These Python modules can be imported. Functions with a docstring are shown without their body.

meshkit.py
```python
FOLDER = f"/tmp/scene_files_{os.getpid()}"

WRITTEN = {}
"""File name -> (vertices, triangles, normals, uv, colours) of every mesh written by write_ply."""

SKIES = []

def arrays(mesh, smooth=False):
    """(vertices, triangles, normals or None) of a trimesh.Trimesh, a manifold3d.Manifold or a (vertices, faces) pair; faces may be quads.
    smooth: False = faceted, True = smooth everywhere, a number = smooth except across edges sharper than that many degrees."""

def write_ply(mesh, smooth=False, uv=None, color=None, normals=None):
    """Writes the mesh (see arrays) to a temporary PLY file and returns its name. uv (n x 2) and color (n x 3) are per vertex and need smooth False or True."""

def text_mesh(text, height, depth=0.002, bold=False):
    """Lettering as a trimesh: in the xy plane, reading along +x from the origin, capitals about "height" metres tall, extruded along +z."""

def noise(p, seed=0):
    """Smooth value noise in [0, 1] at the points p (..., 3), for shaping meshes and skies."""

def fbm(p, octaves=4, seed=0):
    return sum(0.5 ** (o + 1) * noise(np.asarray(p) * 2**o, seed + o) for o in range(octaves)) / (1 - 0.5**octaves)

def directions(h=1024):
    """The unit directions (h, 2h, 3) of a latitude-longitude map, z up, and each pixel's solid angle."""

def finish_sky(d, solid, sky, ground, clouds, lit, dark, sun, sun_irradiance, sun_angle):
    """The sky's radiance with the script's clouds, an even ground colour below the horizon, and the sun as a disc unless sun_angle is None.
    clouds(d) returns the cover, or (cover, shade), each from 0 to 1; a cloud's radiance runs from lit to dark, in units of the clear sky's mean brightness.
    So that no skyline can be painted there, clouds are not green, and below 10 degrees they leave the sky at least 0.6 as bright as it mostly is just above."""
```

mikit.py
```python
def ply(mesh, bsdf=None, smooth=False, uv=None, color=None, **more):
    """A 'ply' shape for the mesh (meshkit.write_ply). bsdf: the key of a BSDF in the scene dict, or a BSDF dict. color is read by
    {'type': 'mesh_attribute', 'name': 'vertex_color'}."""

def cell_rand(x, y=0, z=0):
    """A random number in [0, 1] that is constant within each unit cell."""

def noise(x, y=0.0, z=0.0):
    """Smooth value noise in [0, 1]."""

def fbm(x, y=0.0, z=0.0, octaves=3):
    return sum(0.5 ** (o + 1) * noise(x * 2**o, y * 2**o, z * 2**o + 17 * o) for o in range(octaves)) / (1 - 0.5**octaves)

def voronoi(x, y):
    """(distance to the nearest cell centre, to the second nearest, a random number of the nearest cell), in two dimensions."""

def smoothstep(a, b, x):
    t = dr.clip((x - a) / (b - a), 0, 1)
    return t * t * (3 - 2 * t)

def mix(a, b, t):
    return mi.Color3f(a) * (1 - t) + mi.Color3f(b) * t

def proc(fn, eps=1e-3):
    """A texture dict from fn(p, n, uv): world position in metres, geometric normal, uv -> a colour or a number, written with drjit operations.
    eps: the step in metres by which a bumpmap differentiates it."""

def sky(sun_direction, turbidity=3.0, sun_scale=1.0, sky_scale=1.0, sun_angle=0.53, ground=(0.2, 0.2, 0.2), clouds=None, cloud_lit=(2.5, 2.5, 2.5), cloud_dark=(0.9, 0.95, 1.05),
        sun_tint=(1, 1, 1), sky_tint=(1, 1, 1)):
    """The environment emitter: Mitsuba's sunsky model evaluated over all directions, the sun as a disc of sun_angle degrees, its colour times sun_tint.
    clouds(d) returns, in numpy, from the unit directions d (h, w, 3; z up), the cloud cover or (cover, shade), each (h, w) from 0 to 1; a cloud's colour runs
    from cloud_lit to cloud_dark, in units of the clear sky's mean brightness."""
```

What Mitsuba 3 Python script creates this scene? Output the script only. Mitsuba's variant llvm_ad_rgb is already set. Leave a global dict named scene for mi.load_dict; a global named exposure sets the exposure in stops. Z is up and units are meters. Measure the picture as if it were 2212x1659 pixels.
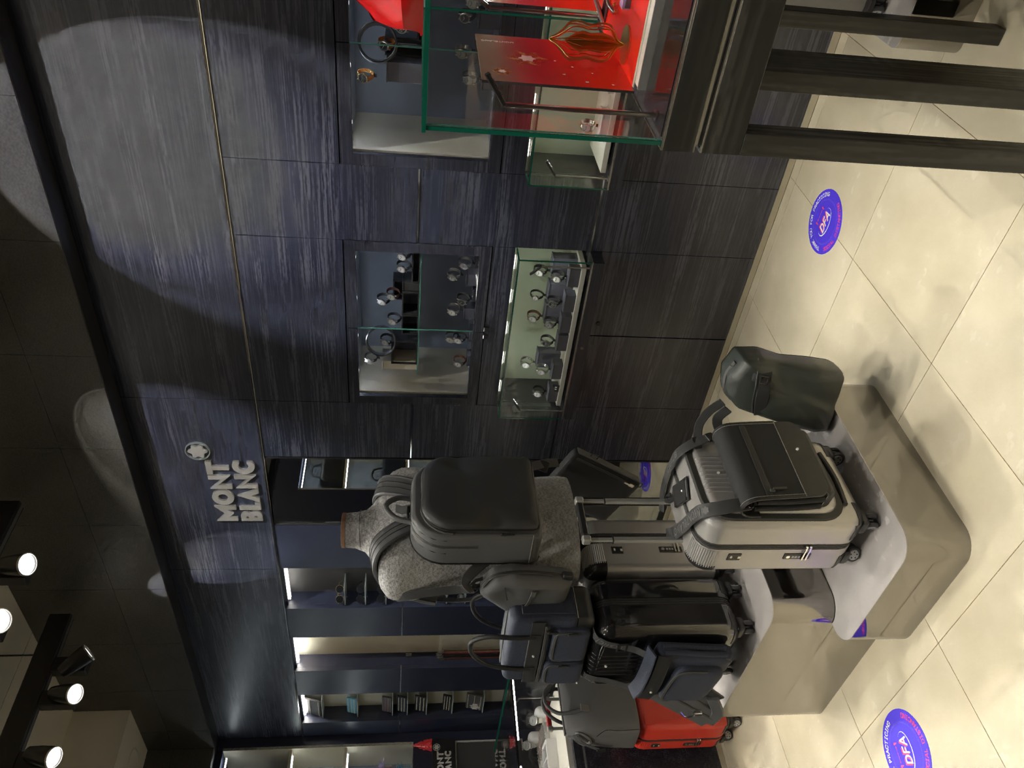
import math, random
import numpy as np, trimesh, drjit as dr, mitsuba as mi, mikit, meshkit
import manifold3d as mf
from shapely.geometry import Polygon, Point, box as sbox, LineString
from shapely import affinity
from shapely.ops import unary_union
from mikit import noise, fbm, smoothstep, mix, proc

random.seed(7); np.random.seed(7)
scene, labels = {}, {}
T = mi.ScalarTransform4f

# ------------------------------------------------------------------ camera, light, exposure
EYE = np.array([0.0, 0.0, 1.608])
F_PX = 1716.2
YAW, PITCH, ROLL = math.radians(40.797), math.radians(7.532), math.radians(-1.354)
_fwd = np.array([-math.sin(YAW) * math.cos(PITCH), math.cos(YAW) * math.cos(PITCH), -math.sin(PITCH)])
_right = np.array([math.cos(YAW), math.sin(YAW), 0.0])
_down = np.cross(_fwd, _right)
_right = math.cos(ROLL) * _right + math.sin(ROLL) * _down
# the photograph was taken with the phone turned on its side: the place's right is the picture's up
scene['camera'] = {'type': 'perspective', 'fov_axis': 'x', 'fov': math.degrees(2 * math.atan(1106 / F_PX)),
                   'near_clip': 0.05, 'far_clip': 100.0,
                   'to_world': T().look_at(origin=EYE.tolist(), target=(EYE + _fwd).tolist(), up=_right.tolist())}
exposure = 0.0
SPOT = 8.5                      # a track lamp's intensity
WARM = np.array([1.0, 0.955, 0.86])
COOL = np.array([1.0, 1.0, 1.0])
PANEL = 6.5                     # radiance of the added fill light panels
LED = 1.0                       # scale of the small lamps in the display cases


def lin(r, g, b):
    c = np.array([r, g, b]) / 255.0
    return np.where(c < 0.04045, c / 12.92, ((c + 0.055) / 1.055) ** 2.4).tolist()


# ------------------------------------------------------------------ helpers: keys
def numbered(key):
    if not any(k == key or k.startswith(key + '__') for k in scene) and key not in labels:
        return key
    i = 1
    while any(k == f'{key}_{i:03d}' or k.startswith(f'{key}_{i:03d}__') for k in scene) or f'{key}_{i:03d}' in labels:
        i += 1
    return f'{key}_{i:03d}'


_used = {}


def newkey(key):
    n = _used.get(key, 0)
    _used[key] = n + 1
    return key if n == 0 else f'{key}_{n:03d}'


def thing(name, label, cat, group=None, kind=None):
    key = newkey(name)
    labels[key] = {'label': label, 'category': cat}
    if group:
        labels[key]['group'] = group
    if kind:
        labels[key]['kind'] = kind
    return key


def part(parent, name, mesh, bsdf, smooth=False, label=None, **more):
    key = newkey(parent + '__' + name)
    scene[key] = mikit.ply(mesh, bsdf, smooth, **more)
    if label:
        labels[key] = {'label': label}
    return key


def struct(name, mesh=None, bsdf=None, smooth=False, label=None):
    key = newkey(name)
    labels[key] = {'kind': 'structure'}
    if label:
        labels[key]['label'] = label
    if mesh is not None:
        scene[key] = mikit.ply(mesh, bsdf, smooth)
    return key


# ------------------------------------------------------------------ helpers: meshes are (vertices, triangles)
def join(*ms):
    ms = [m for m in (ms[0] if len(ms) == 1 and isinstance(ms[0], list) else ms)]
    vs, fs, n = [], [], 0
    for v, f in ms:
        vs.append(v); fs.append(np.asarray(f) + n); n += len(v)
    return np.vstack(vs), np.vstack(fs)


def xf(m, M):
    v, f = m
    v = v @ M[:3, :3].T + M[:3, 3]
    return (v, f[:, ::-1] if np.linalg.det(M[:3, :3]) < 0 else f)


def mat(loc=(0, 0, 0), rz=0, rx=0, ry=0, s=1):
    rx, ry, rz = map(math.radians, (rx, ry, rz))
    cx, sx, cy, sy, cz, sz = math.cos(rx), math.sin(rx), math.cos(ry), math.sin(ry), math.cos(rz), math.sin(rz)
    R = np.array([[cz, -sz, 0], [sz, cz, 0], [0, 0, 1]]) @ np.array([[cy, 0, sy], [0, 1, 0], [-sy, 0, cy]]) @ np.array([[1, 0, 0], [0, cx, -sx], [0, sx, cx]])
    M = np.eye(4); M[:3, :3] = R * s; M[:3, 3] = loc
    return M


def basis(o, ex, ey, ez):
    M = np.eye(4); M[:3, 0], M[:3, 1], M[:3, 2], M[:3, 3] = ex, ey, ez, o
    return M


def tm(t):
    return np.array(t.vertices), np.array(t.faces)


def mfm(m):
    k = m.to_mesh()
    return np.array(k.vert_properties[:, :3], float), np.array(k.tri_verts)


_BQ = np.array([[0, 2, 3], [0, 3, 1], [4, 5, 7], [4, 7, 6], [0, 1, 5], [0, 5, 4], [2, 6, 7], [2, 7, 3], [0, 4, 6], [0, 6, 2], [1, 3, 7], [1, 7, 5]])


def box(x0, x1, y0, y1, z0, z1, b=0.0):
    x0, x1 = sorted((x0, x1)); y0, y1 = sorted((y0, y1)); z0, z1 = sorted((z0, z1))
    if b > 0:
        b = min(b, 0.45 * min(x1 - x0, y1 - y0, z1 - z0))
        pts = []
        for x, sx in ((x0, 1), (x1, -1)):
            for y, sy in ((y0, 1), (y1, -1)):
                for z, sz in ((z0, 1), (z1, -1)):
                    pts += [(x, y + sy * b, z + sz * b), (x + sx * b, y, z + sz * b), (x + sx * b, y + sy * b, z)]
        return tm(trimesh.Trimesh(pts, [[0, 1, 2]], process=False).convex_hull)
    v = np.array([[x, y, z] for x in (x0, x1) for y in (y0, y1) for z in (z0, z1)], float)
    return v, _BQ[:, ::-1].copy()


def hull_spheres(cs, r, seg=16):
    return mf.Manifold.batch_hull([mf.Manifold.sphere(r, seg).translate(list(map(float, c))) for c in cs])


def rbox_m(sx, sy, sz, r, seg=20):
    a, b, c = sx / 2 - r, sy / 2 - r, sz / 2 - r
    return hull_spheres([(x, y, z) for x in (-a, a) for y in (-b, b) for z in (-c, c)], r, seg)


def rbox(x0, x1, y0, y1, z0, z1, r, seg=12):
    m = rbox_m(x1 - x0, y1 - y0, z1 - z0, r, seg)
    return xf(mfm(m), mat(((x0 + x1) / 2, (y0 + y1) / 2, (z0 + z1) / 2)))


def cyl(p0, p1, r, n=16, r2=None, caps=True):
    p0, p1 = np.array(p0, float), np.array(p1, float)
    z = (p1 - p0) / np.linalg.norm(p1 - p0)
    x = np.cross(z, [0, 0, 1] if abs(z[2]) < 0.9 else [1, 0, 0]); x /= np.linalg.norm(x)
    y = np.cross(z, x)
    a = np.arange(n) * 2 * np.pi / n
    ring = np.cos(a)[:, None] * x + np.sin(a)[:, None] * y
    r2 = r if r2 is None else r2
    v = np.vstack([p0 + ring * r, p1 + ring * r2, [p0], [p1]])
    i = np.arange(n); j = (i + 1) % n
    f = np.vstack([np.stack([i, j, j + n], 1), np.stack([i, j + n, i + n], 1)])
    if caps:
        f = np.vstack([f, np.stack([j, i, i * 0 + 2 * n], 1), np.stack([i + n, j + n, i * 0 + 2 * n + 1], 1)])
    return v, f


def frames(p, closed=False, up=None):
    p = np.asarray(p, float)
    if closed:
        t = np.roll(p, -1, 0) - np.roll(p, 1, 0)
    else:
        t = np.gradient(p, axis=0)
    t /= np.linalg.norm(t, axis=1, keepdims=True) + 1e-12
    if up is not None:
        up = np.broadcast_to(np.asarray(up, float), p.shape)
        b = np.cross(t, up); b /= np.linalg.norm(b, axis=1, keepdims=True) + 1e-12
        n = np.cross(b, t)
        return t, n, b
    n = np.zeros_like(p)
    a = np.array([0, 0, 1.0]) if abs(t[0][2]) < 0.9 else np.array([1.0, 0, 0])
    n[0] = a - t[0] * (a @ t[0]); n[0] /= np.linalg.norm(n[0])
    for i in range(1, len(p)):
        v = n[i - 1] - t[i] * (n[i - 1] @ t[i]); n[i] = v / (np.linalg.norm(v) + 1e-12)
    return t, n, np.cross(t, n)


def sweep(p, prof, closed=False, up=None, caps=True):
    """prof: ring of (a, b) in the frame's b, n axes; a list of one ring per point is allowed"""
    p = np.asarray(p, float)
    t, n, b = frames(p, closed, up)
    prof = np.asarray(prof, float)
    if prof.ndim == 2:
        prof = np.broadcast_to(prof, (len(p),) + prof.shape)
    k = prof.shape[1]
    v = p[:, None] + prof[:, :, :1] * b[:, None] + prof[:, :, 1:] * n[:, None]
    m = len(p)
    rows = m if closed else m - 1
    i, j = np.meshgrid(np.arange(rows), np.arange(k), indexing='ij')
    i2, j2 = (i + 1) % m, (j + 1) % k
    q = np.stack([i * k + j, i * k + j2, i2 * k + j2, i2 * k + j], -1).reshape(-1, 4)
    f = np.vstack([q[:, [0, 2, 1]], q[:, [0, 3, 2]]])
    v = v.reshape(-1, 3)
    if caps and not closed:
        c0, c1 = len(v), len(v) + 1
        v = np.vstack([v, p[0] + prof[0].mean(0)[0] * b[0] + prof[0].mean(0)[1] * n[0], p[-1] + prof[-1].mean(0)[0] * b[-1] + prof[-1].mean(0)[1] * n[-1]])
        j = np.arange(k); j2 = (j + 1) % k
        f = np.vstack([f, np.stack([j, j2, j * 0 + c0], 1), np.stack([(m - 1) * k + j2, (m - 1) * k + j, j * 0 + c1], 1)])
    return fixn((v, f))


def fixn(m):
    v, f = m
    a, b, c = v[f[:, 0]], v[f[:, 1]], v[f[:, 2]]
    vol = np.einsum('ij,ij->', a - v.mean(0), np.cross(b - v.mean(0), c - v.mean(0)))
    return (v, f[:, ::-1].copy()) if vol < 0 else m


def circ(r, n=10):
    a = np.arange(n) * 2 * np.pi / n
    return np.stack([r * np.cos(a), r * np.sin(a)], 1)


def flat(w, t):
    c = min(t * 0.45, w * 0.2)
    return np.array([[-w / 2, -t / 2 + c], [-w / 2 + c, -t / 2], [w / 2 - c, -t / 2], [w / 2, -t / 2 + c], [w / 2, t / 2 - c], [w / 2 - c, t / 2], [-w / 2 + c, t / 2], [-w / 2, t / 2 - c]])


def tube(p, r, n=10, closed=False):
    return sweep(p, circ(r, n), closed)


def strap(p, w, t, up, closed=False):
    return sweep(p, flat(w, t), closed, up)


def curve(pts, n=32, closed=False):
    """Catmull-Rom through the points"""
    p = np.asarray(pts, float)
    if closed:
        q = np.vstack([p[-1], p, p[0], p[1]])
    else:
        q = np.vstack([2 * p[0] - p[1], p, 2 * p[-1] - p[-2]])
    segs = len(q) - 3
    out = []
    for i in range(segs):
        a, b, c, d = q[i:i + 4]
        m = max(2, n // segs)
        for s in np.arange(m) / m:
            out.append(0.5 * (2 * b + (c - a) * s + (2 * a - 5 * b + 4 * c - d) * s * s + (3 * b - a - 3 * c + d) * s ** 3))
    if not closed:
        out.append(p[-1])
    return np.array(out)


def lathe(prof, n=24):
    """(r, z) profile turned about z"""
    prof = np.asarray(prof, float)
    a = np.arange(n) * 2 * np.pi / n
    v = np.stack([prof[:, 0][:, None] * np.cos(a), prof[:, 0][:, None] * np.sin(a), np.repeat(prof[:, 1][:, None], n, 1)], -1).reshape(-1, 3)
    m = len(prof)
    i, j = np.meshgrid(np.arange(m - 1), np.arange(n), indexing='ij')
    j2 = (j + 1) % n
    q = np.stack([i * n + j, i * n + j2, (i + 1) * n + j2, (i + 1) * n + j], -1).reshape(-1, 4)
    return fixn((v, np.vstack([q[:, [0, 1, 2]], q[:, [0, 2, 3]]])))


def extr(poly, h):
    gs = [g for g in getattr(poly, 'geoms', [poly]) if g.area > 1e-12]
    return join([tm(trimesh.creation.extrude_polygon(g, h, engine='earcut')) for g in gs])


def rrect(w, h, r, cx=0, cy=0, q=8):
    return sbox(cx - w / 2 + r, cy - h / 2 + r, cx + w / 2 - r, cy + h / 2 - r).buffer(r, quad_segs=q)


XZ = np.array([[1, 0, 0, 0], [0, 0, -1, 0], [0, 1, 0, 0], [0, 0, 0, 1.0]])   # (x, y, h) -> x, z and out towards -y


def front(poly, y, h):
    """poly in (x, z), a plate from y towards -y by h"""
    return xf(extr(poly, h), mat((0, y, 0)) @ XZ)


def puff(poly, layers, n=72, fn=None):
    """layers: (inset, depth along -y); poly in (x, z); closed with flat caps"""
    c = poly.centroid
    a = np.arange(n) * 2 * np.pi / n
    rings = []
    for off, dpt in layers:
        g = poly.buffer(-off) if off else poly
        if g.is_empty:
            g = Point(c.x, c.y).buffer(0.002)
        if g.geom_type != 'Polygon':
            g = max(g.geoms, key=lambda k: k.area)
        e = g.exterior
        rr = []
        for t in a:
            hit = e.intersection(LineString([(c.x, c.y), (c.x + 3 * math.cos(t), c.y + 3 * math.sin(t))]))
            pts = [hit] if hit.geom_type == 'Point' else [k for k in getattr(hit, 'geoms', []) if k.geom_type == 'Point']
            rr.append(max((math.hypot(k.x - c.x, k.y - c.y) for k in pts), default=0.001))
        rr = np.array(rr)
        rings.append(np.stack([c.x + rr * np.cos(a), np.full(n, -dpt), c.y + rr * np.sin(a)], 1))
    # inner rings so that the front face can be displaced
    last = rings[-1]
    cc = np.array([c.x, last[0, 1], c.y])
    for s in (0.8, 0.6, 0.4, 0.2):
        rings.append(cc + (last - cc) * s)
    v = np.vstack(rings + [[cc], [[c.x, rings[0][0, 1], c.y]]])
    m = len(rings)
    i, j = np.meshgrid(np.arange(m - 1), np.arange(n), indexing='ij')
    j2 = (j + 1) % n
    q = np.stack([i * n + j, i * n + j2, (i + 1) * n + j2, (i + 1) * n + j], -1).reshape(-1, 4)
    j = np.arange(n); j2 = (j + 1) % n
    f = np.vstack([q[:, [0, 1, 2]], q[:, [0, 2, 3]], np.stack([(m - 1) * n + j, (m - 1) * n + j2, j * 0 + m * n], 1), np.stack([j2, j, j * 0 + m * n + 1], 1)])
    if fn is not None:
        v = fn(v)
    return fixn((v, f))


def loft(rings):
    """rings: list of (n, 3) arrays"""
    n, m = len(rings[0]), len(rings)
    v = np.vstack(list(rings) + [[rings[0].mean(0)], [rings[-1].mean(0)]])
    i, j = np.meshgrid(np.arange(m - 1), np.arange(n), indexing='ij')
    j2 = (j + 1) % n
    q = np.stack([i * n + j, i * n + j2, (i + 1) * n + j2, (i + 1) * n + j], -1).reshape(-1, 4)
    j = np.arange(n); j2 = (j + 1) % n
    f = np.vstack([q[:, [0, 1, 2]], q[:, [0, 2, 3]], np.stack([j2, j, j * 0 + m * n], 1), np.stack([(m - 1) * n + j, (m - 1) * n + j2, j * 0 + m * n + 1], 1)])
    return fixn((v, f))


def wrinkle(m, amp, freq, seed=0, normal=None):
    v, f = m
    d = (meshkit.fbm(v * freq + 11.3, 3, seed) - 0.5) * 2 * amp
    t = trimesh.Trimesh(v, f, process=False)
    n = np.array(t.vertex_normals) if normal is None else np.asarray(normal, float)
    return v + n * d[:, None], f


def smooth_m(m, edge, it=8):
    """refine a manifold and smooth it"""
    v, f = mfm(m.refine_to_length(edge))
    t = trimesh.Trimesh(v, f, process=False)
    trimesh.smoothing.filter_taubin(t, iterations=it)
    return tm(t)


def text(s, h, depth, bold=False):
    return tm(meshkit.text_mesh(s, h, depth, bold))


# ------------------------------------------------------------------ materials
def bsdf(key, d, two=True):
    scene[key] = {'type': 'twosided', 'b': d} if two else d
    return key


def rgb(c):
    return c if isinstance(c, dict) else {'type': 'rgb', 'value': [float(x) for x in c]}


def pr(key, base, rough=0.5, metal=0.0, spec=0.5, coat=0.0, coat_gloss=1.0, sheen=0.0, bump=None, bs=0.001):
    d = {'type': 'principled', 'base_color': rgb(base), 'roughness': rough, 'metallic': metal, 'specular': spec}
    if coat:
        d['clearcoat'] = coat; d['clearcoat_gloss'] = coat_gloss
    if sheen:
        d['sheen'] = sheen
    if bump:
        d = {'type': 'bumpmap', 'tex': bump, 'scale': bs, 'b': d}
    return bsdf(key, d)


def grain(along, seed, dark, light, fine=230.0, broad=26.0, wav=0.012):
    """streaked open-pore veneer; along = the axis of the grain (0, 1, 2)"""
    def fn(p, n, uv):
        q = [p.x, p.y, p.z]
        a = q.pop(along)
        b, c = (q[1], q[0]) if along != 2 else (q[0], q[1])
        w = wav * noise(a * 1.3 + seed, b * 4.0, c * 4.0)
        b = b + w
        s = noise(a * 7.0 + seed, b * fine, c * fine)
        s = s * (0.55 + 0.45 * noise(a * 55.0, b * fine * 1.3, seed + c * 3.0))
        g = noise(a * 0.9 + 3.1, b * broad, c * broad + seed)
        t = smoothstep(0.22, 0.62, s) * (0.25 + 0.75 * smoothstep(0.3, 0.75, g))
        return mix(dark, light, t)
    return proc(fn)


M_WALL = pr('mat_wall_veneer', grain(0, 1.0, (0.008, 0.010, 0.021), (0.044, 0.048, 0.068)), 0.36, spec=0.75)
M_FRAMEW = pr('mat_frame_veneer', grain(0, 5.0, (0.008, 0.009, 0.017), (0.035, 0.037, 0.05)), 0.38, spec=0.6)
M_TABLEX = pr('mat_table_rail', grain(0, 9.0, (0.010, 0.010, 0.009), (0.035, 0.034, 0.030), 150, 20), 0.42, spec=0.5)
M_TABLEZ = pr('mat_table_leg', grain(2, 4.0, (0.012, 0.012, 0.010), (0.046, 0.044, 0.036), 120, 22, 0.05), 0.42, spec=0.5)
M_BLACK = pr('mat_black', (0.006, 0.006, 0.007), 0.5)
M_DARK = pr('mat_dark_panel', (0.016, 0.020, 0.040), 0.35, spec=0.6)
M_DARKGREY = pr('mat_dark_grey', (0.05, 0.05, 0.052), 0.5)


def f_floor(p, n, uv):
    k = mikit.cell_rand(dr.floor((p.x + 1.411) / 0.6), dr.floor((p.y - 1.779) / 0.6), 3.0)
    a = fbm(p.x * 2.3 + k * 31, p.y * 2.3 + k * 17, k * 5, 4)
    b = fbm(p.x * 9 + 4, p.y * 9, 2.0, 3)
    w = smoothstep(0.66, 0.74, fbm(p.x * 26 + 9, p.y * 34, 1.0, 3)) * smoothstep(0.5, 0.8, b)
    c = mix((0.60, 0.53, 0.375), (0.72, 0.645, 0.48), smoothstep(0.25, 0.75, 0.65 * a + 0.35 * b))
    c = c * (0.97 + 0.06 * k)
    return mix(c, (0.78, 0.71, 0.56), 0.55 * w)


M_FLOOR = pr('mat_floor_tile', proc(f_floor), 0.34, spec=0.45)
M_GROUT = pr('mat_grout', lin(120, 103, 74), 0.9, spec=0.1)


def f_slate(p, n, uv):
    a = fbm(p.x * 3, p.y * 3, p.z * 3, 3)
    b = noise(p.x * 160, p.y * 160, p.z * 160)
    return mix((0.020, 0.020, 0.018), (0.060, 0.058, 0.052), 0.6 * a + 0.4 * b)


def h_slate(p, n, uv):
    return fbm(p.x * 34, p.y * 34, p.z * 34, 4)


M_SLATE = pr('mat_slate_tile', proc(f_slate), 0.5, spec=0.5, bump=proc(h_slate, 2e-3), bs=0.006)
M_CEIL = pr('mat_ceiling', (0.74, 0.69, 0.58), 0.8, spec=0.2)
M_SOFFIT = pr('mat_soffit', (0.80, 0.75, 0.64), 0.8, spec=0.2)


def f_concrete(p, n, uv):
    a = fbm(p.x * 6, p.y * 6, 1.0, 4)
    w = smoothstep(0.62, 0.72, fbm(p.x * 30, p.y * 30, 4.0, 4)) * smoothstep(0.45, 0.6, a)
    return mix(mix((0.36, 0.335, 0.32), (0.48, 0.45, 0.43), a), (0.72, 0.69, 0.67), 0.6 * w)


M_CONC = pr('mat_concrete_top', proc(f_concrete), 0.45, spec=0.3)
M_PED = pr('mat_pedestal_gloss', (0.25, 0.24, 0.225), 0.03, metal=1.0)
M_STEEL = pr('mat_brushed_steel', (0.62, 0.59, 0.52), 0.22, metal=1.0)
M_CHROME = pr('mat_chrome', (0.82, 0.81, 0.79), 0.07, metal=1.0)
M_ALU = pr('mat_aluminium', (0.44, 0.445, 0.42), 0.38, metal=0.75)
M_MIRROR = bsdf('mat_mirror', {'type': 'conductor', 'material': 'none', 'specular_reflectance': rgb((0.80, 0.82, 0.80))})
M_GLASS = bsdf('mat_pane', {'type': 'thindielectric', 'int_ior': 1.5}, two=False)
M_GEDGE = pr('mat_glass_edge', (0.004, 0.075, 0.048), 0.08, spec=0.8)
M_GEDGE2 = pr('mat_glass_edge_pale', (0.10, 0.30, 0.24), 0.08, spec=0.8)
M_WHITE = pr('mat_white', (0.80, 0.79, 0.77), 0.5)
M_SIGN = pr('mat_sign_white', (0.86, 0.85, 0.81), 0.45)
M_CREAM = pr('mat_cream', (0.68, 0.63, 0.50), 0.6)
M_BEIGE = pr('mat_beige_panel', (0.55, 0.47, 0.34), 0.6)
M_MARBLE = pr('mat_case_deck', (0.78, 0.75, 0.66), 0.5)
M_BLUEG = pr('mat_blue_grey', (0.22, 0.25, 0.31), 0.5)
M_PALEGREEN = pr('mat_case_back', (0.50, 0.55, 0.42), 0.5)
M_BLOCK = pr('mat_stand_block', (0.075, 0.077, 0.098), 0.6)
M_GREY = pr('mat_grey', (0.25, 0.25, 0.25), 0.6)


def f_felt(p, n, uv):
    a = noise(p.x * 420, p.y * 420, p.z * 420)
    b = noise(p.x * 150 + 7, p.y * 150, p.z * 150)
    return mix((0.17, 0.17, 0.165), (0.47, 0.465, 0.45), smoothstep(0.2, 0.8, 0.55 * a + 0.45 * b))


M_FELT = pr('mat_felt', proc(f_felt), 0.95, spec=0.1, sheen=0.3)
M_WOODRIM = pr('mat_wood_rim', lin(140, 105, 80), 0.5)


def h_weave(p, n, uv):
    k = 2 * math.pi / 0.0046
    return 0.5 + 0.25 * (dr.sin(p.x * k) * dr.sin(p.z * k) + dr.sin(p.y * k) * dr.cos(p.z * k))


def h_leather(p, n, uv):
    return noise(p.x * 520, p.y * 520, p.z * 520)


M_CARBON = pr('mat_textured_leather', (0.017, 0.018, 0.018), 0.40, spec=0.5, bump=proc(h_weave, 3e-4), bs=0.0009)
M_CARBON2 = pr('mat_textured_leather_grey', (0.060, 0.061, 0.060), 0.42, spec=0.5, bump=proc(h_weave, 3e-4), bs=0.0009)
M_LEATHER = pr('mat_black_leather', (0.012, 0.012, 0.012), 0.42, spec=0.5, bump=proc(h_leather, 4e-4), bs=0.0006)
M_GREYLEATHER = pr('mat_grey_leather', (0.085, 0.085, 0.086), 0.45, spec=0.4, bump=proc(h_leather, 4e-4), bs=0.0006)
M_GREENLEATHER = pr('mat_soft_leather', (0.020, 0.024, 0.020), 0.36, spec=0.6, bump=proc(h_leather, 4e-4), bs=0.0006)
M_NYLON = pr('mat_black_nylon', (0.014, 0.0145, 0.0145), 0.7, spec=0.3, sheen=0.3)
M_STRAP = pr('mat_strap_webbing', (0.030, 0.030, 0.030), 0.6, spec=0.4)
M_STRAPLET = pr('mat_strap_letters', (0.075, 0.075, 0.072), 0.5, spec=0.4)
M_STRAPGREY = pr('mat_strap_grey', (0.052, 0.053, 0.055), 0.6, spec=0.4)
M_NAVY = pr('mat_navy_canvas', proc(lambda p, n, uv: mix((0.010, 0.013, 0.023), (0.028, 0.034, 0.052), noise(p.x * 600, p.y * 600, p.z * 600))), 0.75, spec=0.3, sheen=0.4)
M_ZIP = pr('mat_zip', (0.018, 0.018, 0.018), 0.45, spec=0.5)
M_ZIPTAPE = pr('mat_zip_tape', (0.034, 0.034, 0.030), 0.6, spec=0.4)
M_PIPING = pr('mat_piping', (0.006, 0.006, 0.006), 0.4)
M_STITCH = pr('mat_seam_edge', (0.19, 0.18, 0.16), 0.6)
M_SILVER = pr('mat_silver_shell', (0.42, 0.405, 0.385), 0.33, metal=0.55, spec=0.5)
M_BLACKGLOSS = pr('mat_black_gloss', (0.0035, 0.0035, 0.004), 0.035, spec=1.0, coat=1.0)
M_BLACKPL = pr('mat_black_plastic', (0.012, 0.012, 0.012), 0.28, spec=0.5)
M_RED = pr('mat_red_shell', lin(176, 52, 40), 0.35, spec=0.5)
M_REDGRIP = pr('mat_red_grip', lin(150, 22, 26), 0.5)
M_RUBBER = pr('mat_rubber', (0.040, 0.041, 0.043), 0.6)
M_HUB = pr('mat_hub', (0.36, 0.36, 0.36), 0.4, metal=0.3)
M_GOLD = pr('mat_gold', (0.80, 0.57, 0.20), 0.28, metal=1.0)
M_REDSHEET = pr('mat_red_sheet', lin(228, 40, 22), 0.28, spec=0.5)
M_REDCLOTH = pr('mat_red_cloth', lin(205, 12, 14), 0.35, spec=0.5, sheen=0.5)
M_STICKER = pr('mat_sticker_blue', lin(76, 58, 212), 0.45)
M_STICKERLT = pr('mat_sticker_lilac', lin(112, 96, 222), 0.45)
M_PINK = pr('mat_sticker_pink', lin(236, 78, 140), 0.45)
M_TAN = pr('mat_tan_strap', lin(186, 108, 44), 0.6)
M_BROWN = pr('mat_brown_strap', lin(82, 44, 26), 0.6)
M_WATCHBLK = pr('mat_watch_strap', (0.010, 0.010, 0.010), 0.45)
M_WSTEEL = pr('mat_watch_steel', (0.72, 0.70, 0.66), 0.18, metal=1.0)
M_DIALW = pr('mat_dial_white', (0.80, 0.80, 0.76), 0.35)
M_DIALB = pr('mat_dial_black', (0.012, 0.012, 0.013), 0.25)
M_DIALG = pr('mat_dial_grey', (0.30, 0.31, 0.30), 0.3)
M_BRONZE = pr('mat_bronze', (0.62, 0.48, 0.26), 0.25, metal=1.0)
M_LENSES = pr('mat_sunglass_lens', (0.01, 0.011, 0.014), 0.05, spec=0.8)
M_YELLOW = pr('mat_yellow', lin(238, 222, 40), 0.5)
M_CRYSTALB = pr('mat_crystal_blue', lin(120, 190, 215), 0.1, spec=0.8)
M_CRYSTALR = pr('mat_crystal_red', lin(225, 60, 62), 0.1, spec=0.8)
M_CRYSTALL = pr('mat_crystal_lilac', lin(190, 180, 225), 0.1, spec=0.8)
M_ACRYL = pr('mat_acrylic', (0.55, 0.62, 0.62), 0.15, spec=0.8)
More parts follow.
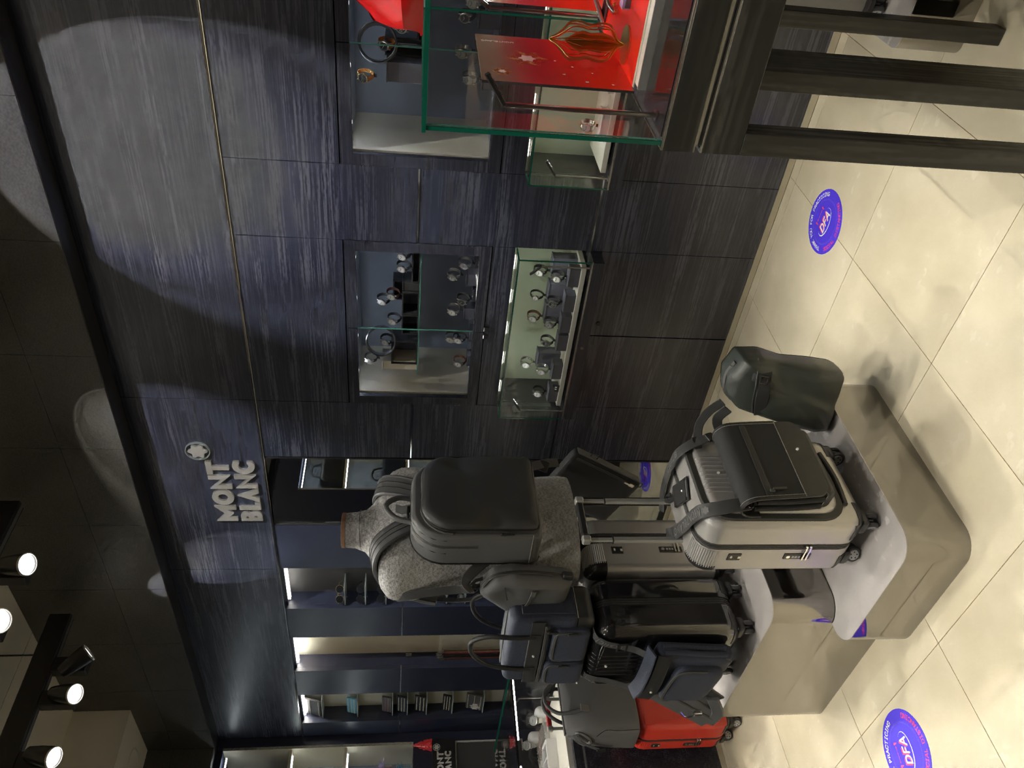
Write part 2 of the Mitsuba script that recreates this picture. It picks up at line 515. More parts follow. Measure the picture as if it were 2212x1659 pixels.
M_DEEPRED = pr('mat_dark_red', lin(92, 30, 28), 0.5)
M_LAMPGLOW = None


def emit(c, k=1.0):
    return {'type': 'area', 'radiance': rgb([float(x) * k for x in c])}


def lamp_part(parent, name, mesh, c, k, smooth=False):
    key = newkey(parent + '__' + name)
    scene[key] = mikit.ply(mesh, 'mat_white', smooth, emitter=emit(c, k))
    return key


def spot(parent, pos, target, I, cut=26.0, beam=14.0, c=WARM):
    key = newkey(parent + '_beam')
    scene[key] = {'type': 'spot', 'to_world': T().look_at(origin=[float(x) for x in pos], target=[float(x) for x in target], up=[0.13, 0.99, 0.05]),
                  'intensity': rgb(np.array(c) * I), 'cutoff_angle': cut, 'beam_width': beam}


# ------------------------------------------------------------------ the setting
WY = 3.04                      # face of the long wall
LX = -6.37                     # face of the left wall
RX, FY, CZ = 2.6, -3.4, 3.86   # right wall, wall behind the camera, ceiling

fl = struct('floor', box(LX - 0.4, RX, FY, WY + 0.6, -0.06, -0.0012), 'mat_grout', label='floor of large beige stone-effect tiles')
tile = 0
for i in range(-9, 7):
    for j in range(-9, 4):
        x0, y0 = -1.411 + 0.6 * i, 1.779 + 0.6 * j
        x1, y1 = min(x0 + 0.6, RX), min(y0 + 0.6, WY)
        x0, y0 = max(x0, LX), max(y0, FY)
        if x1 - x0 < 0.02 or y1 - y0 < 0.02:
            continue
        part(fl, 'tile', box(x0 + 0.0011, x1 - 0.0011, y0 + 0.0011, y1 - 0.0011, -0.03, 0.0), 'mat_floor_tile')

# the long wall: veneered panels on a dark carcass, with openings for the cases and niches
wb = struct('wall_back', box(LX - 0.4, RX, WY + 0.55, WY + 0.6, 0, CZ), 'mat_black', label='long wall of dark navy wood veneer panels')
G = 0.0012


def panel(x0, x1, z0, z1, b='mat_wall_veneer', y=WY, t=0.03, name='panel', par=wb):
    return part(par, name, box(x0 + G, x1 - G, y, y + t, z0 + G, z1 - G), b)


Z0, ZA, ZB, ZC = 0.031, 0.806, 1.578, 2.36
# fascia
for a, b in ((LX, -4.17), (-4.17, -2.77), (-2.77, RX)):
    panel(a, b, ZC + 0.006, 3.0, name='fascia_panel')
part(wb, 'fascia_trim', box(LX, RX, WY - 0.006, WY + 0.03, ZC - 0.005, ZC + 0.006, 0.002), 'mat_chrome')
# narrow columns right of, between and left of the two cases
for a, b in ((-0.17, RX), (-0.52, -0.17), (-1.825, -1.475), (-3.175, -2.773)):
    panel(a, b, ZB + 0.004, ZC - 0.005); panel(a, b, ZA + 0.004, ZB - 0.004); panel(a, b, Z0, ZA - 0.004)
    part(wb, 'metal_strip', box(a + G, b - G, WY - 0.002, WY + 0.03, ZB - 0.004, ZB + 0.004), 'mat_chrome')
    part(wb, 'metal_strip', box(a + G, b - G, WY - 0.002, WY + 0.03, ZA - 0.004, ZA + 0.004), 'mat_chrome')
# columns with a case: above the doors, between the doors and the lower case, below
for a, b in ((-1.475, -0.52), (-2.773, -1.825)):
    panel(a, b, 1.898, ZC - 0.005)
    panel(a, b, 1.143, 1.246)
    m = (a + b) / 2
    for c, d in ((a, m - 0.002), (m + 0.002, b)):
        panel(c, d, Z0, 0.752, name='cupboard_door')
    part(wb, 'lock', cyl((m + 0.075, WY + 0.001, 0.70), (m + 0.075, WY - 0.006, 0.70), 0.010, 16), 'mat_black')
# strip of wall left of the mirror, with three lit niches
MX0, MX1 = -3.748, -3.178
ZL = 1.602
NICHE = ((-4.598, -4.166), (-5.378, -4.944), (-6.151, -5.721))
piers = [(-4.166, MX0), (-4.944, -4.598), (-5.721, -5.378), (LX, -6.151)]
for a, b in piers:
    panel(a, b, ZL + 0.003, ZC - 0.005, 'mat_dark_panel'); panel(a, b, Z0, ZL - 0.003, 'mat_dark_panel')
    part(wb, 'metal_strip', box(a + G, b - G, WY - 0.002, WY + 0.03, ZL - 0.003, ZL + 0.003), 'mat_chrome')
for k, (a, b) in enumerate(NICHE):
    back = ('mat_dark_grey', 'mat_beige_panel', 'mat_cream')[k]
    ND = 0.13
    part(wb, 'niche_back', box(a, b, WY + ND, WY + ND + 0.02, 0.75, ZC), back)
    part(wb, 'niche_side', box(a - 0.02, a, WY + 0.03, WY + ND + 0.02, 0.75, ZC), 'mat_dark_panel')
    part(wb, 'niche_side', box(b, b + 0.02, WY + 0.03, WY + ND + 0.02, 0.75, ZC), 'mat_dark_panel')
    part(wb, 'niche_top', box(a, b, WY + 0.03, WY + ND, ZC - 0.02, ZC), 'mat_dark_panel')
    part(wb, 'niche_shelf', box(a, b, WY, WY + ND, 0.75, 0.78), 'mat_dark_panel')
    panel(a, b, Z0, 0.75, 'mat_dark_panel')
    lamp_part(wb, 'niche_lamp', box(a + 0.03, b - 0.03, WY + 0.05, WY + 0.075, ZC - 0.034, ZC - 0.022), WARM, (14.0, 40.0, 60.0)[k] * LED)  # lamp itself unseen, placed to light the niche from its top
# white light channel that runs down the first niche
part(wb, 'light_channel', sweep([(NICHE[0][1] - 0.052, WY + 0.100, 0.79), (NICHE[0][1] - 0.052, WY + 0.100, ZC - 0.03)], circ(0.030, 16)), 'mat_white', 40)
lamp_part(wb, 'light_strip', box(NICHE[0][1] - 0.012, NICHE[0][1] - 0.004, WY + 0.05, WY + 0.06, 0.8, ZC - 0.04), COOL, 9.0 * LED)
part(wb, 'base_strip', box(LX, RX, WY + 0.010, WY + 0.03, 0, Z0 + 0.002), 'mat_black')
tr = struct('trim_1', box(LX, RX, WY - 0.001, WY + 0.012, 0.001, Z0, 0.001), 'mat_brushed_steel', label='polished steel skirting along the long wall')

mr = thing('wall_mirror', 'full-height mirror let into the dark wall behind the mannequin', 'mirror')
part(mr, 'glass', box(MX0 + 0.004, MX1 - 0.008, WY + 0.012, WY + 0.02, 0.06, ZC - 0.008), 'mat_mirror')
part(mr, 'edge', join(box(MX1 - 0.012, MX1 - 0.002, WY, WY + 0.03, Z0, ZC - 0.006), box(MX0, MX0 + 0.004, WY, WY + 0.03, Z0, ZC - 0.006), box(MX0, MX1, WY, WY + 0.03, Z0, 0.06)), 'mat_black')

# slate-tiled bulkhead over the long wall and its return along the left wall
BY, BX = 2.917, -6.25
bh = struct('ceiling_bulkhead', box(BX - 0.1, RX, BY + 0.011, WY + 0.5, 3.0, CZ), 'mat_black', label='bulkhead clad with dark slate tiles above the long wall')
for i in range(-9, 7):
    x0 = -1.23 + 0.5925 * i
    x1 = min(x0 + 0.5925, RX); x0 = max(x0, BX)
    if x1 - x0 < 0.03:
        continue
    for z0, z1 in ((3.0, 3.295), (3.295, CZ)):
        part(bh, 'tile', box(x0 + 0.0008, x1 - 0.0008, BY, BY + 0.012, z0 + 0.0008, z1 - 0.0008), 'mat_slate_tile')
bl = struct('wall_left_bulkhead', box(LX - 0.4, BX - 0.011, FY, BY + 0.1, 3.0, CZ), 'mat_black', label='bulkhead clad with dark slate tiles above the left wall')
for j in range(0, 11):
    y1 = BY - 0.5925 * j
    y0 = max(y1 - 0.5925, FY)
    if y1 - y0 < 0.03:
        continue
    for z0, z1 in ((3.0, 3.295), (3.295, CZ)):
        part(bl, 'tile', box(BX - 0.012, BX, y0 + 0.0008, y1 - 0.0008, z0 + 0.0008, z1 - 0.0008), 'mat_slate_tile')
struct('ceiling', box(LX, RX, FY, BY + 0.1, CZ, CZ + 0.1), 'mat_ceiling', label='pale ceiling')
part('ceiling', 'joint', box(-4.633, -4.629, FY, BY, CZ - 0.001, CZ), 'mat_grey')
so = struct('ceiling_soffit', box(BX + 0.001, -5.63, FY, BY - 0.001, 3.482, CZ), 'mat_soffit', label='pale dropped ceiling box along the left wall')
sp = thing('ceiling_speaker', 'round flush speaker in the underside of the pale ceiling box', 'speaker')
part(sp, 'rim', lathe([(0.105, 0.0), (0.105, 0.004), (0.098, 0.006), (0.094, 0.0)], 40) if False else xf(lathe([(0.094, 0.0), (0.098, 0.006), (0.105, 0.004), (0.105, 0.0)], 40), mat((-5.985, 2.70, 3.4815), rx=180)), 'mat_soffit', 40)
part(sp, 'grille', cyl((-5.985, 2.70, 3.483), (-5.985, 2.70, 3.4785), 0.093, 40), 'mat_soffit')

# left wall: dark panels, a lit niche with shelves high up, a sign and a framed screen below it
wl = struct('wall_left', box(LX - 0.45, LX - 0.4, FY, WY + 0.6, 0, CZ), 'mat_black', label='left wall of dark panels with a lit niche')
NY1, NY0, NZ0, NZ1 = 2.945, 1.35, 1.49, 2.955
LP = lambda y0, y1, z0, z1, b='mat_dark_panel': part(wl, 'panel', box(LX - 0.03, LX, y0 + G, y1 - G, z0 + G, z1 - G), b)
LP(NY1, WY, 0.03, CZ); LP(NY0, NY1, 0.03, NZ0); LP(NY0, NY1, NZ1, CZ)
# further along, beside and behind the camera: seen in the mirror only
LP(0.45, NY0, 0.03, ZL); LP(0.45, NY0, ZL, CZ)
LP(-0.9, -0.25, 0.03, ZL); LP(-0.9, -0.25, ZL, CZ); LP(FY, -0.9, 0.03, ZL); LP(FY, -0.9, ZL, CZ)
LP(-0.25, 0.45, 0.03, 0.9); LP(-0.25, 0.45, 2.7, CZ)
for y0, y1, z0, z1, sh in ((NY0, NY1, NZ0, NZ1, (2.455, 2.03)), (-0.25, 0.45, 0.9, 2.7, (2.25, 1.6))):
    part(wl, 'niche_back', box(LX - 0.37, LX - 0.35, y0, y1, z0, z1), 'mat_blue_grey')
    part(wl, 'niche_side', box(LX - 0.37, LX, y1 - 0.001, y1 + 0.02, z0, z1), 'mat_cream')
    part(wl, 'niche_side', box(LX - 0.37, LX, y0 - 0.02, y0 + 0.001, z0, z1), 'mat_cream')
    part(wl, 'niche_top', box(LX - 0.37, LX, y0, y1, z1, z1 + 0.02), 'mat_dark_panel')
    part(wl, 'niche_bottom', box(LX - 0.37, LX, y0, y1, z0 - 0.02, z0), 'mat_dark_panel')
    for s in sh:
        part(wl, 'niche_shelf', box(LX - 0.35, LX - 0.02, y0, y1, s - 0.022, s), 'mat_cream')
    for s in (z1,) + sh:
        lamp_part(wl, 'shelf_lamp', box(LX - 0.05, LX - 0.035, y0 + 0.04, y1 - 0.04, s - 0.034, s - 0.024), (0.86, 0.96, 1.0), 14.0 * LED)  # lamps out of sight, placed to light the niche shelves
struct('trim_2', box(LX - 0.002, LX + 0.008, FY, WY, 0.001, 0.03), 'mat_brushed_steel', label='polished steel skirting along the left wall')
struct('wall_right', box(RX, RX + 0.05, FY, WY, 0, CZ), 'mat_dark_grey')
struct('wall_front', box(LX, RX, FY - 0.05, FY, 0, CZ), 'mat_dark_grey')

# ------------------------------------------------------------------ fill light panels added out of the picture, and the lamp tracks
for i, (x, y) in enumerate(((-2.6, 0.3), (-0.4, 0.6), (1.4, 1.4), (-4.6, -0.6), (-2.2, -1.7), (0.6, -1.7))):
    k = thing('ceiling_light_panel', 'square white panel added under the ceiling out of view as soft fill light', 'fill light', 'added fill light panels above the shop floor')
    part(k, 'frame', join(box(x - 0.33, x + 0.33, y - 0.33, y - 0.3, CZ - 0.012, CZ), box(x - 0.33, x + 0.33, y + 0.3, y + 0.33, CZ - 0.012, CZ), box(x - 0.33, x - 0.3, y - 0.3, y + 0.3, CZ - 0.012, CZ), box(x + 0.3, x + 0.33, y - 0.3, y + 0.3, CZ - 0.012, CZ)), 'mat_white')
    lamp_part(k, 'diffuser', (np.array([[x - 0.3, y - 0.3, CZ - 0.006], [x - 0.3, y + 0.3, CZ - 0.006], [x + 0.3, y + 0.3, CZ - 0.006], [x + 0.3, y - 0.3, CZ - 0.006]]), np.array([[0, 1, 2], [0, 2, 3]])), WARM, PANEL)

TRACK_Z0, TRACK_Z1 = 3.545, 3.668


def track(x, y0, y1, label):
    k = thing('light_track', label, 'light track')
    part(k, 'rail', box(x - 0.031, x + 0.031, y0, y1, TRACK_Z0, TRACK_Z1, 0.004), 'mat_black')
    part(k, 'channel', box(x - 0.014, x + 0.014, y0 + 0.02, y1 - 0.004, TRACK_Z0 - 0.003, TRACK_Z0 + 0.004), 'mat_dark_grey')
    for y in (y0 + 0.3, (y0 + y1) / 2, y1 - 0.25):
        part(k, 'hanger', cyl((x, y, TRACK_Z1 - 0.002), (x, y, CZ), 0.005, 8), 'mat_black')


def track_lamp(x, y, target, label, group=None, I=1.0, cut=24, beam=10, drop=0.185, side=0.055, c=WARM, lamp=True):
    """gear box under the rail at y, the lamp head hinged to its side towards +x"""
    k = thing('track_spotlight', label, 'spotlight', group)
    part(k, 'gear_box', box(x - 0.030, x + 0.030, y - 0.045, y + 0.045, TRACK_Z0 - drop, TRACK_Z0 - 0.0, 0.004), 'mat_black')
    p = np.array([x + 0.03 + side, y - 0.01, TRACK_Z0 - drop + 0.03])
    d = np.array(target, float) - p; d /= np.linalg.norm(d)
    part(k, 'hinge', cyl((x + 0.028, y - 0.01, TRACK_Z0 - drop + 0.03), p, 0.012, 12), 'mat_black')
    a = np.cross(d, [0, 1, 0]); a /= np.linalg.norm(a)
    B = basis(p, a, np.cross(d, a), d)
    head = lathe([(0.0, -0.105), (0.030, -0.105), (0.036, -0.100), (0.047, -0.03), (0.053, 0.045), (0.053, 0.062), (0.049, 0.062), (0.047, 0.054)], 32)
    h = part(k, 'head', xf(head, B), 'mat_black_plastic', 50)
    part(h, 'vent', xf(join([xf(box(-0.004, 0.004, -0.001, 0.001, -0.006, 0.006), mat((0.0405 * math.cos(t), 0.0405 * math.sin(t), -0.062), rz=math.degrees(t) + 90)) for t in np.arange(12) * math.pi / 6]), B), 'mat_black')
    part(h, 'rim', xf(lathe([(0.048, 0.056), (0.050, 0.064), (0.054, 0.064), (0.0545, 0.056)], 32), B), 'mat_chrome', 40)
    lens = lathe([(0.0, 0.056), (0.03, 0.0555), (0.0475, 0.054)], 32)
    key = newkey(h + '__lens')
    v, f = xf(lens, B)
    # the emitting side faces along the beam
    n = np.cross(v[f[0, 1]] - v[f[0, 0]], v[f[0, 2]] - v[f[0, 0]])
    if n @ d < 0:
        f = f[:, ::-1]
    scene[key] = mikit.ply((v, f), 'mat_white', False, emitter=emit(c, 9.0))
    if lamp:
        spot(k, p + d * 0.075, target, SPOT * I, cut, beam, c)
    return k


track(-4.375, -1.2, 2.86, 'black lamp track nearer the left wall, carrying three lamps in view')
track(-3.36, -1.2, 2.86, 'black lamp track at the upper edge, right of the longer visible one')
track_lamp(-4.375, 2.535, (-4.1, 3.04, 2.75), 'black spotlight farthest along the left track', I=2.6, cut=17, beam=9)
track_lamp(-4.375, 2.335, (-2.9, 1.4, 0.3), 'black spotlight turned toward us, middle of the left track', I=1.0)
track_lamp(-4.375, 2.00, (-3.3, 1.0, 0.2), 'black spotlight lowest in the left track, in front of the pale ceiling box', I=1.0)
track_lamp(-3.36, 2.43, (-2.4, 1.9, 1.2), 'black spotlight pointing down on the right track, below its square gear box', I=1.0)
track_lamp(-3.36, 2.13, (-1.6, 1.2, 0.2), 'black spotlight cut by the picture edge, on the right track', I=1.0)
# unseen tracks above the picture, placed to light the wall, the table and the floor
HID = 'unseen spotlight above the picture, placed to light the shop below'
for x, w in ((-2.345, 'over the plinths'), (-1.33, 'over the open floor'), (-0.315, 'over the vitrine table'), (0.70, 'farthest right')):
    track(x, -1.2, 2.86, 'unseen lamp track above the picture, ' + w)
for x, y, t, I, cu, be in (
        (-1.33, 2.30, (-1.50, 3.04, 2.66), 30.0, 30, 5), (-2.345, 2.45, (-3.35, 3.04, 2.55), 4.0, 24, 6), (-5.39, 2.2, (-5.0, 3.04, 2.7), 0.20, 17, 8),
        (-2.345, 1.9, (-2.05, 1.6, 0.5), 1.0, 26, 12), (-2.345, 0.9, (-2.2, 1.3, 0.2), 1.0, 28, 14), (-2.345, 0.0, (-2.7, 0.8, 0.0), 1.0, 30, 14),
        (-1.33, 1.6, (-1.3, 2.2, 0.0), 1.0, 30, 14), (-1.33, 0.6, (-1.2, 1.3, 0.0), 1.0, 30, 14), (-0.315, 1.8, (-0.5, 2.3, 0.3), 1.0, 28, 14),
        (-0.315, 0.9, (-0.25, 1.75, 1.2), 0.8, 24, 12), (0.70, 1.3, (0.3, 1.8, 1.0), 0.8, 28, 12), (-4.375, 0.6, (-4.4, 1.5, 0.6), 1.0, 30, 14),
        (-3.36, 0.2, (-3.2, 0.9, 0.0), 1.0, 30, 14), (-0.315, 0.0, (-0.8, 0.9, 0.0), 1.0, 32, 14)):
    if x == -5.39:
        track(x, 1.0, 2.86, 'short black lamp track hidden behind the pale ceiling box') if False else None
        continue
    track_lamp(x, y, t, HID, 'unseen spotlights on the lamp tracks above the picture', I, cu, be)

# ------------------------------------------------------------------ sign on the fascia


def letter(ch, w, h, s=0.031):
    if ch == 'M':
        return Polygon([(0, 0), (0, h), (w / 2, .55 * h), (w, h), (w, 0), (w - s, 0), (w - s, .41 * h), (w / 2, .15 * h), (s, .41 * h), (s, 0)])
    if ch == 'N':
        return Polygon([(0, 0), (0, h), (w - s, .40 * h), (w - s, h), (w, h), (w, 0), (s, .60 * h), (s, 0)])
    if ch == 'T':
        return Polygon([(0, h), (w, h), (w, .74 * h), ((w + s) / 2, .74 * h), ((w + s) / 2, 0), ((w - s) / 2, 0), ((w - s) / 2, .74 * h), (0, .74 * h)])
    if ch == 'L':
        return Polygon([(0, 0), (0, h), (s, h), (s, .26 * h), (w, .26 * h), (w, 0)])
    if ch == 'V':      # the A of this lettering has no crossbar
        return Polygon([(0, 0), (w / 2, h), (w, 0), (w - 1.12 * s, 0), (w / 2, .36 * h), (1.12 * s, 0)])
    if ch in 'OC':
        d = w if ch == 'O' else w * 1.27
        o = affinity.translate(affinity.scale(Point(0, 0).buffer(1, quad_segs=16), d / 2, h / 2), d / 2, h / 2)
        i = affinity.translate(affinity.scale(Point(0, 0).buffer(1, quad_segs=16), d * .225, h * .225), d / 2, h / 2)
        g = o.difference(i)
        return g if ch == 'O' else g.intersection(sbox(-1, -1, w, 1)).difference(sbox(d * .5, h * .33, w + 1, h * .67).intersection(affinity.scale(i, 1.0, 1.0).union(sbox(d * .52, h * .335, w + 1, h * .665))))
    if ch == 'B':
        r1, r2 = h * .27, h * .275
        up = unary_union([sbox(0, h * .45, w * .9 - r1 * .8, h), affinity.translate(affinity.scale(Point(0, 0).buffer(1), r1, h * .275), w * .9 - r1, h * .725)])
        lo = unary_union([sbox(0, 0, w - r2, h * .55), affinity.translate(affinity.scale(Point(0, 0).buffer(1), r2, h * .29), w - r2, h * .29)])
        g = unary_union([up, lo])
        for z0, z1, x1 in ((.22, .37, .66), (.62, .77, .60)):
            g = g.difference(unary_union([sbox(s, z0 * h, x1 * w - .02, z1 * h), affinity.translate(Point(0, 0).buffer((z1 - z0) * h / 2), x1 * w - .02, (z0 + z1) / 2 * h)]))
        return g


def star6(R, k=0.155, n=120):
    a = np.arange(n) * 2 * np.pi / n
    r = R * (1 - k + k * np.cos(6 * (a - math.pi / 2)) + 0.02 * np.cos(12 * a))
    return Polygon(np.stack([r * np.cos(a), r * np.sin(a)], 1))


WORD = (('M', .128, .012), ('O', .122, .011), ('N', .106, .010), ('T', .098, 0)), (('B', .0835, .0125), ('L', .064, .0015), ('V', .110, .006), ('N', .106, .011), ('C', .095, 0))


def logo(k, x, y, z, s, depth, mt, star=True):
    for row, zz in zip(WORD, (z + .1365 * s, z)):
        u = 0.0
        for ch, w, gap in row:
            g = affinity.scale(letter(ch, w, .118), s, s, origin=(0, 0))
            part(k, 'letter', front(affinity.translate(g, x + u * s, zz), y, depth), mt)
            u += w + gap
    if star:
        cx, cz = x + .563 * s, z + .279 * s
        part(k, 'ring', front(affinity.translate(Point(0, 0).buffer(.063 * s, quad_segs=24).difference(Point(0, 0).buffer(.059 * s, quad_segs=24)), cx, cz), y, depth), 'mat_acrylic' if s > .5 else mt)
        part(k, 'star', front(affinity.translate(star6(.05 * s), cx, cz), y, depth), mt)


sg = thing('shop_sign', 'white raised letters MONT BLANC with a ringed six-lobed star on the dark fascia', 'sign')
logo(sg, -3.697, WY, 2.4085, 1.0, 0.012, 'mat_sign_white')

# ------------------------------------------------------------------ round floor stickers


def arc_text(s, r, a0, a1, h, inward, bold=True):
    """letters spread from angle a0 to a1 (degrees) on radius r; inward: tops point to the centre"""
    out = []
    n = len(s)
    for i, ch in enumerate(s):
        if ch == ' ':
            continue
        t = math.radians(a0 + (a1 - a0) * i / (n - 1))
        m = text(ch, h, 0.0004, bold)
        w = m[0][:, 0].max() + m[0][:, 0].min()
        m = (m[0] - [w / 2, h / 2, 0], m[1])
        out.append(xf(m, mat((r * math.cos(t), r * math.sin(t), 0), rz=math.degrees(t) + (90 if inward else -90))))
    return join(out)


def sticker(cx, cy, rot, label):
    k = thing('floor_sticker', label, 'floor sticker', None)
    B = mat((cx, cy, 0.0), rz=rot)
    U = lambda m, z: xf(m, B @ mat((0, 0, z)))
    part(k, 'disc', U(lathe([(0, 0.0012), (0.1255, 0.0012), (0.126, 0.0002), (0.126, 0)], 72), 0), 'mat_sticker_blue')
    z = 0.0011
    part(k, 'white_lettering', U(arc_text('THANK YOU FOR PRACTICING', 0.106, 197, 25, 0.0155, False), z), 'mat_sign_white')
    part(k, 'pink_lettering', U(arc_text('SOCIAL DISTANCING', 0.107, 222, 336, 0.0155, True), z), 'mat_sticker_pink')
    tick = join([xf(box(-0.0007, 0.0007, -0.0035, 0.0035, 0, 0.0003), mat((0.086 * math.cos(t), 0.086 * math.sin(t), 0), rz=math.degrees(t) - 90)) for t in np.arange(110) * 2 * np.pi / 110])
    part(k, 'tick_ring', U(tick, z), 'mat_sticker_lilac')
    sw = curve([(0.058 * math.cos(t), 0.034 * math.sin(t), 0.0004) for t in np.radians(np.linspace(150, 395, 24))], 60)
    sw[:, 1] -= 0.002
    w = np.interp(np.linspace(0, 1, len(sw)), [0, .25, .6, 1], [.0008, .0055, .0035, .0006])
    part(k, 'swoosh', U(sweep(sw, [flat(q, 0.0004) for q in w], up=(0, 0, 1)), z), 'mat_sign_white')
    big = text('DFA', 0.034, 0.0005, True)
    v = big[0].copy(); v[:, 0] += 0.25 * v[:, 1]; v[:, 0] *= 0.92
    v[:, 0] -= (v[:, 0].max() + v[:, 0].min()) / 2
    part(k, 'initials', U((v + [0, -0.019, 0], big[1]), z + 0.0002), 'mat_sign_white')
    sh = (v * [1.02, 1.05, .5] + [-0.003, -0.013, 0], big[1])
    part(k, 'initials_shadow', U(sh, z), 'mat_sticker_pink')
    ft = []
    for sx in (-1, 1):
        foot = unary_union([affinity.translate(affinity.scale(Point(0, 0).buffer(1), .0042, .0065), sx * .034, .050), affinity.translate(affinity.scale(Point(0, 0).buffer(1), .0028, .0035), sx * .034, .0405)])
        ft.append(extr(foot, .0004))
    ft.append(extr(sbox(-.024, .0468, .024, .0486), .0004)); ft.append(extr(Polygon([(-.027, .0477), (-.020, .051), (-.020, .0444)]), .0004)); ft.append(extr(Polygon([(.027, .0477), (.020, .051), (.020, .0444)]), .0004))
    part(k, 'footprints', U(join(ft), z), 'mat_sticker_pink')


sticker(-1.410, 2.650, 0, 'round blue distancing sticker on the tiles in front of the watch cases')
sticker(-2.398, 1.030, 79, 'round blue distancing sticker cut by the picture edge, in front of the higher plinth')
sticker(-3.83, 2.55, 60, "round blue distancing sticker seen only in the mirror")


# ------------------------------------------------------------------ watches and the cases in the long wall


def hand(r, w, ang, y):
    return xf(box(-w / 2, w / 2, y - 0.0003, y, 0, r), mat(ry=ang))


_watch = {}


def watch_meshes(d, loop):
    """local: loop in the y-z plane round the origin, the dial on its -y side; d dial diameter"""
    k = (d, loop)
    if k in _watch:
        return _watch[k]
    ry, rz = loop * 0.86, loop
    a = np.linspace(math.radians(-90), math.radians(270), 33)[:-1]
    # flattened at the dial (angle 180 deg = -y)
    path = np.stack([a * 0, np.maximum(ry * np.cos(a), -ry * 0.93), rz * np.sin(a)], 1)
    w = np.where(np.cos(a) < -0.3, d * 0.52, d * 0.44)
    m = {}
    m['strap'] = sweep(path, [flat(x, 0.0035) for x in w], closed=True, up=np.stack([a * 0, np.cos(a), np.sin(a)], 1))
    y0 = -ry * 0.93
    R = d / 2
    turn = np.array([[1, 0, 0, 0], [0, 0, -1, y0], [0, 1, 0, 0], [0, 0, 0, 1.0]])
    m['case'] = xf(lathe([(0, -0.001), (R * 0.94, -0.001), (R, 0.002), (R, 0.0065), (R * 0.97, 0.0085), (R * 0.85, 0.0088), (R * 0.83, 0.0076)], 28), turn)
    m['lugs'] = join([box(sx * d * 0.27 - 0.0018, sx * d * 0.27 + 0.0018, y0 - 0.0052, y0 + 0.002, sz * d * 0.40, sz * d * 0.62, 0.0008) for sx in (-1, 1) for sz in (-1, 1)])
    m['dial'] = xf(cyl((0, 0, 0.0055), (0, 0, 0.0078), R * 0.84, 28), turn)
    m['crown'] = cyl((R, y0 - 0.004, 0), (R + 0.004, y0 - 0.004, 0), 0.0022, 10)
    m['hands'] = join(hand(R * 0.62, 0.0016, 300, y0 - 0.0079), hand(R * 0.42, 0.002, 60, y0 - 0.0082))
    m['sub'] = join([xf(xf(lathe([(R * 0.17, 0), (R * 0.20, 0.0003), (R * 0.23, 0)], 14), turn), mat((R * 0.42 * math.sin(t), -0.0079, R * 0.42 * math.cos(t)))) for t in (math.pi / 2, math.pi, 3 * math.pi / 2)])
    m['marks'] = join([xf(box(-0.0006, 0.0006, y0 - 0.0081, y0 - 0.0076, R * 0.66, R * 0.80), mat(ry=t)) for t in range(0, 360, 30)])
    m['clip'] = join(box(-0.006, 0.006, ry * 0.2, ry * 0.2 + 0.003, -rz - 0.012, -rz + 0.002), tube([(0, ry * 0.9, -rz * .35), (0, ry * 0.75, -rz * 0.9), (0, ry * 0.25, -rz - 0.008)], 0.0018, 6))
    _watch[k] = m
    return m


def watch(pos, label, dial='w', strap='mat_watch_strap', case='mat_watch_steel', d=0.040, loop=0.031, rz=0, tilt=18, group='wristwatches on show', clip=True, chrono=False):
    """pos: the middle of the dial"""
    k = thing('wristwatch', label, 'watch', group)
    m = watch_meshes(d, loop)
    off = np.array([0, loop * 0.86 * 0.93 + 0.008, 0, 0])
    B = mat((0, 0, 0), rz=rz, rx=-tilt)
    B[:3, 3] = np.array(pos) + (B @ off)[:3]
    part(k, 'strap', xf(m['strap'], B), strap, 40)
    c = part(k, 'case', xf(join(m['case'], m['lugs']), B), case, 35)
    part(c, 'crown', xf(m['crown'], B), case)
    dl = part(k, 'dial', xf(m['dial'], B), {'w': 'mat_dial_white', 'b': 'mat_dial_black', 'g': 'mat_dial_grey'}[dial])
    part(dl, 'hands', xf(m['hands'], B), 'mat_dial_black' if dial != 'b' else 'mat_dial_white')
    part(dl, 'hour_marks', xf(m['marks'], B), 'mat_dial_black' if dial != 'b' else 'mat_dial_white')
    if chrono:
        part(dl, 'subdials', xf(m['sub'], B), 'mat_dial_grey' if dial == 'w' else 'mat_dial_white')
    if clip:
        part(k, 'clip', xf(m['clip'], B), 'mat_black_plastic')
    return k


def pane(k, name, quad):
    v = np.array(quad, float)
    return part(k, name, (v, np.array([[0, 1, 2], [0, 2, 3]])), 'mat_pane')


def block(x0, x1, y0, y1, z0, z1, label, group='dark grey stands under the watches', lip=True, mt='mat_stand_block'):
    k = thing('display_block', label, 'display stand', group)
    part(k, 'body', box(x0, x1, y0, y1, z0, z1 - 0.006, 0.001), mt)
    part(k, 'top_plate', box(x0 - 0.002, x1 + 0.002, y0 - 0.003, y1 + 0.002, z1 - 0.006, z1, 0.001), mt)
    return k


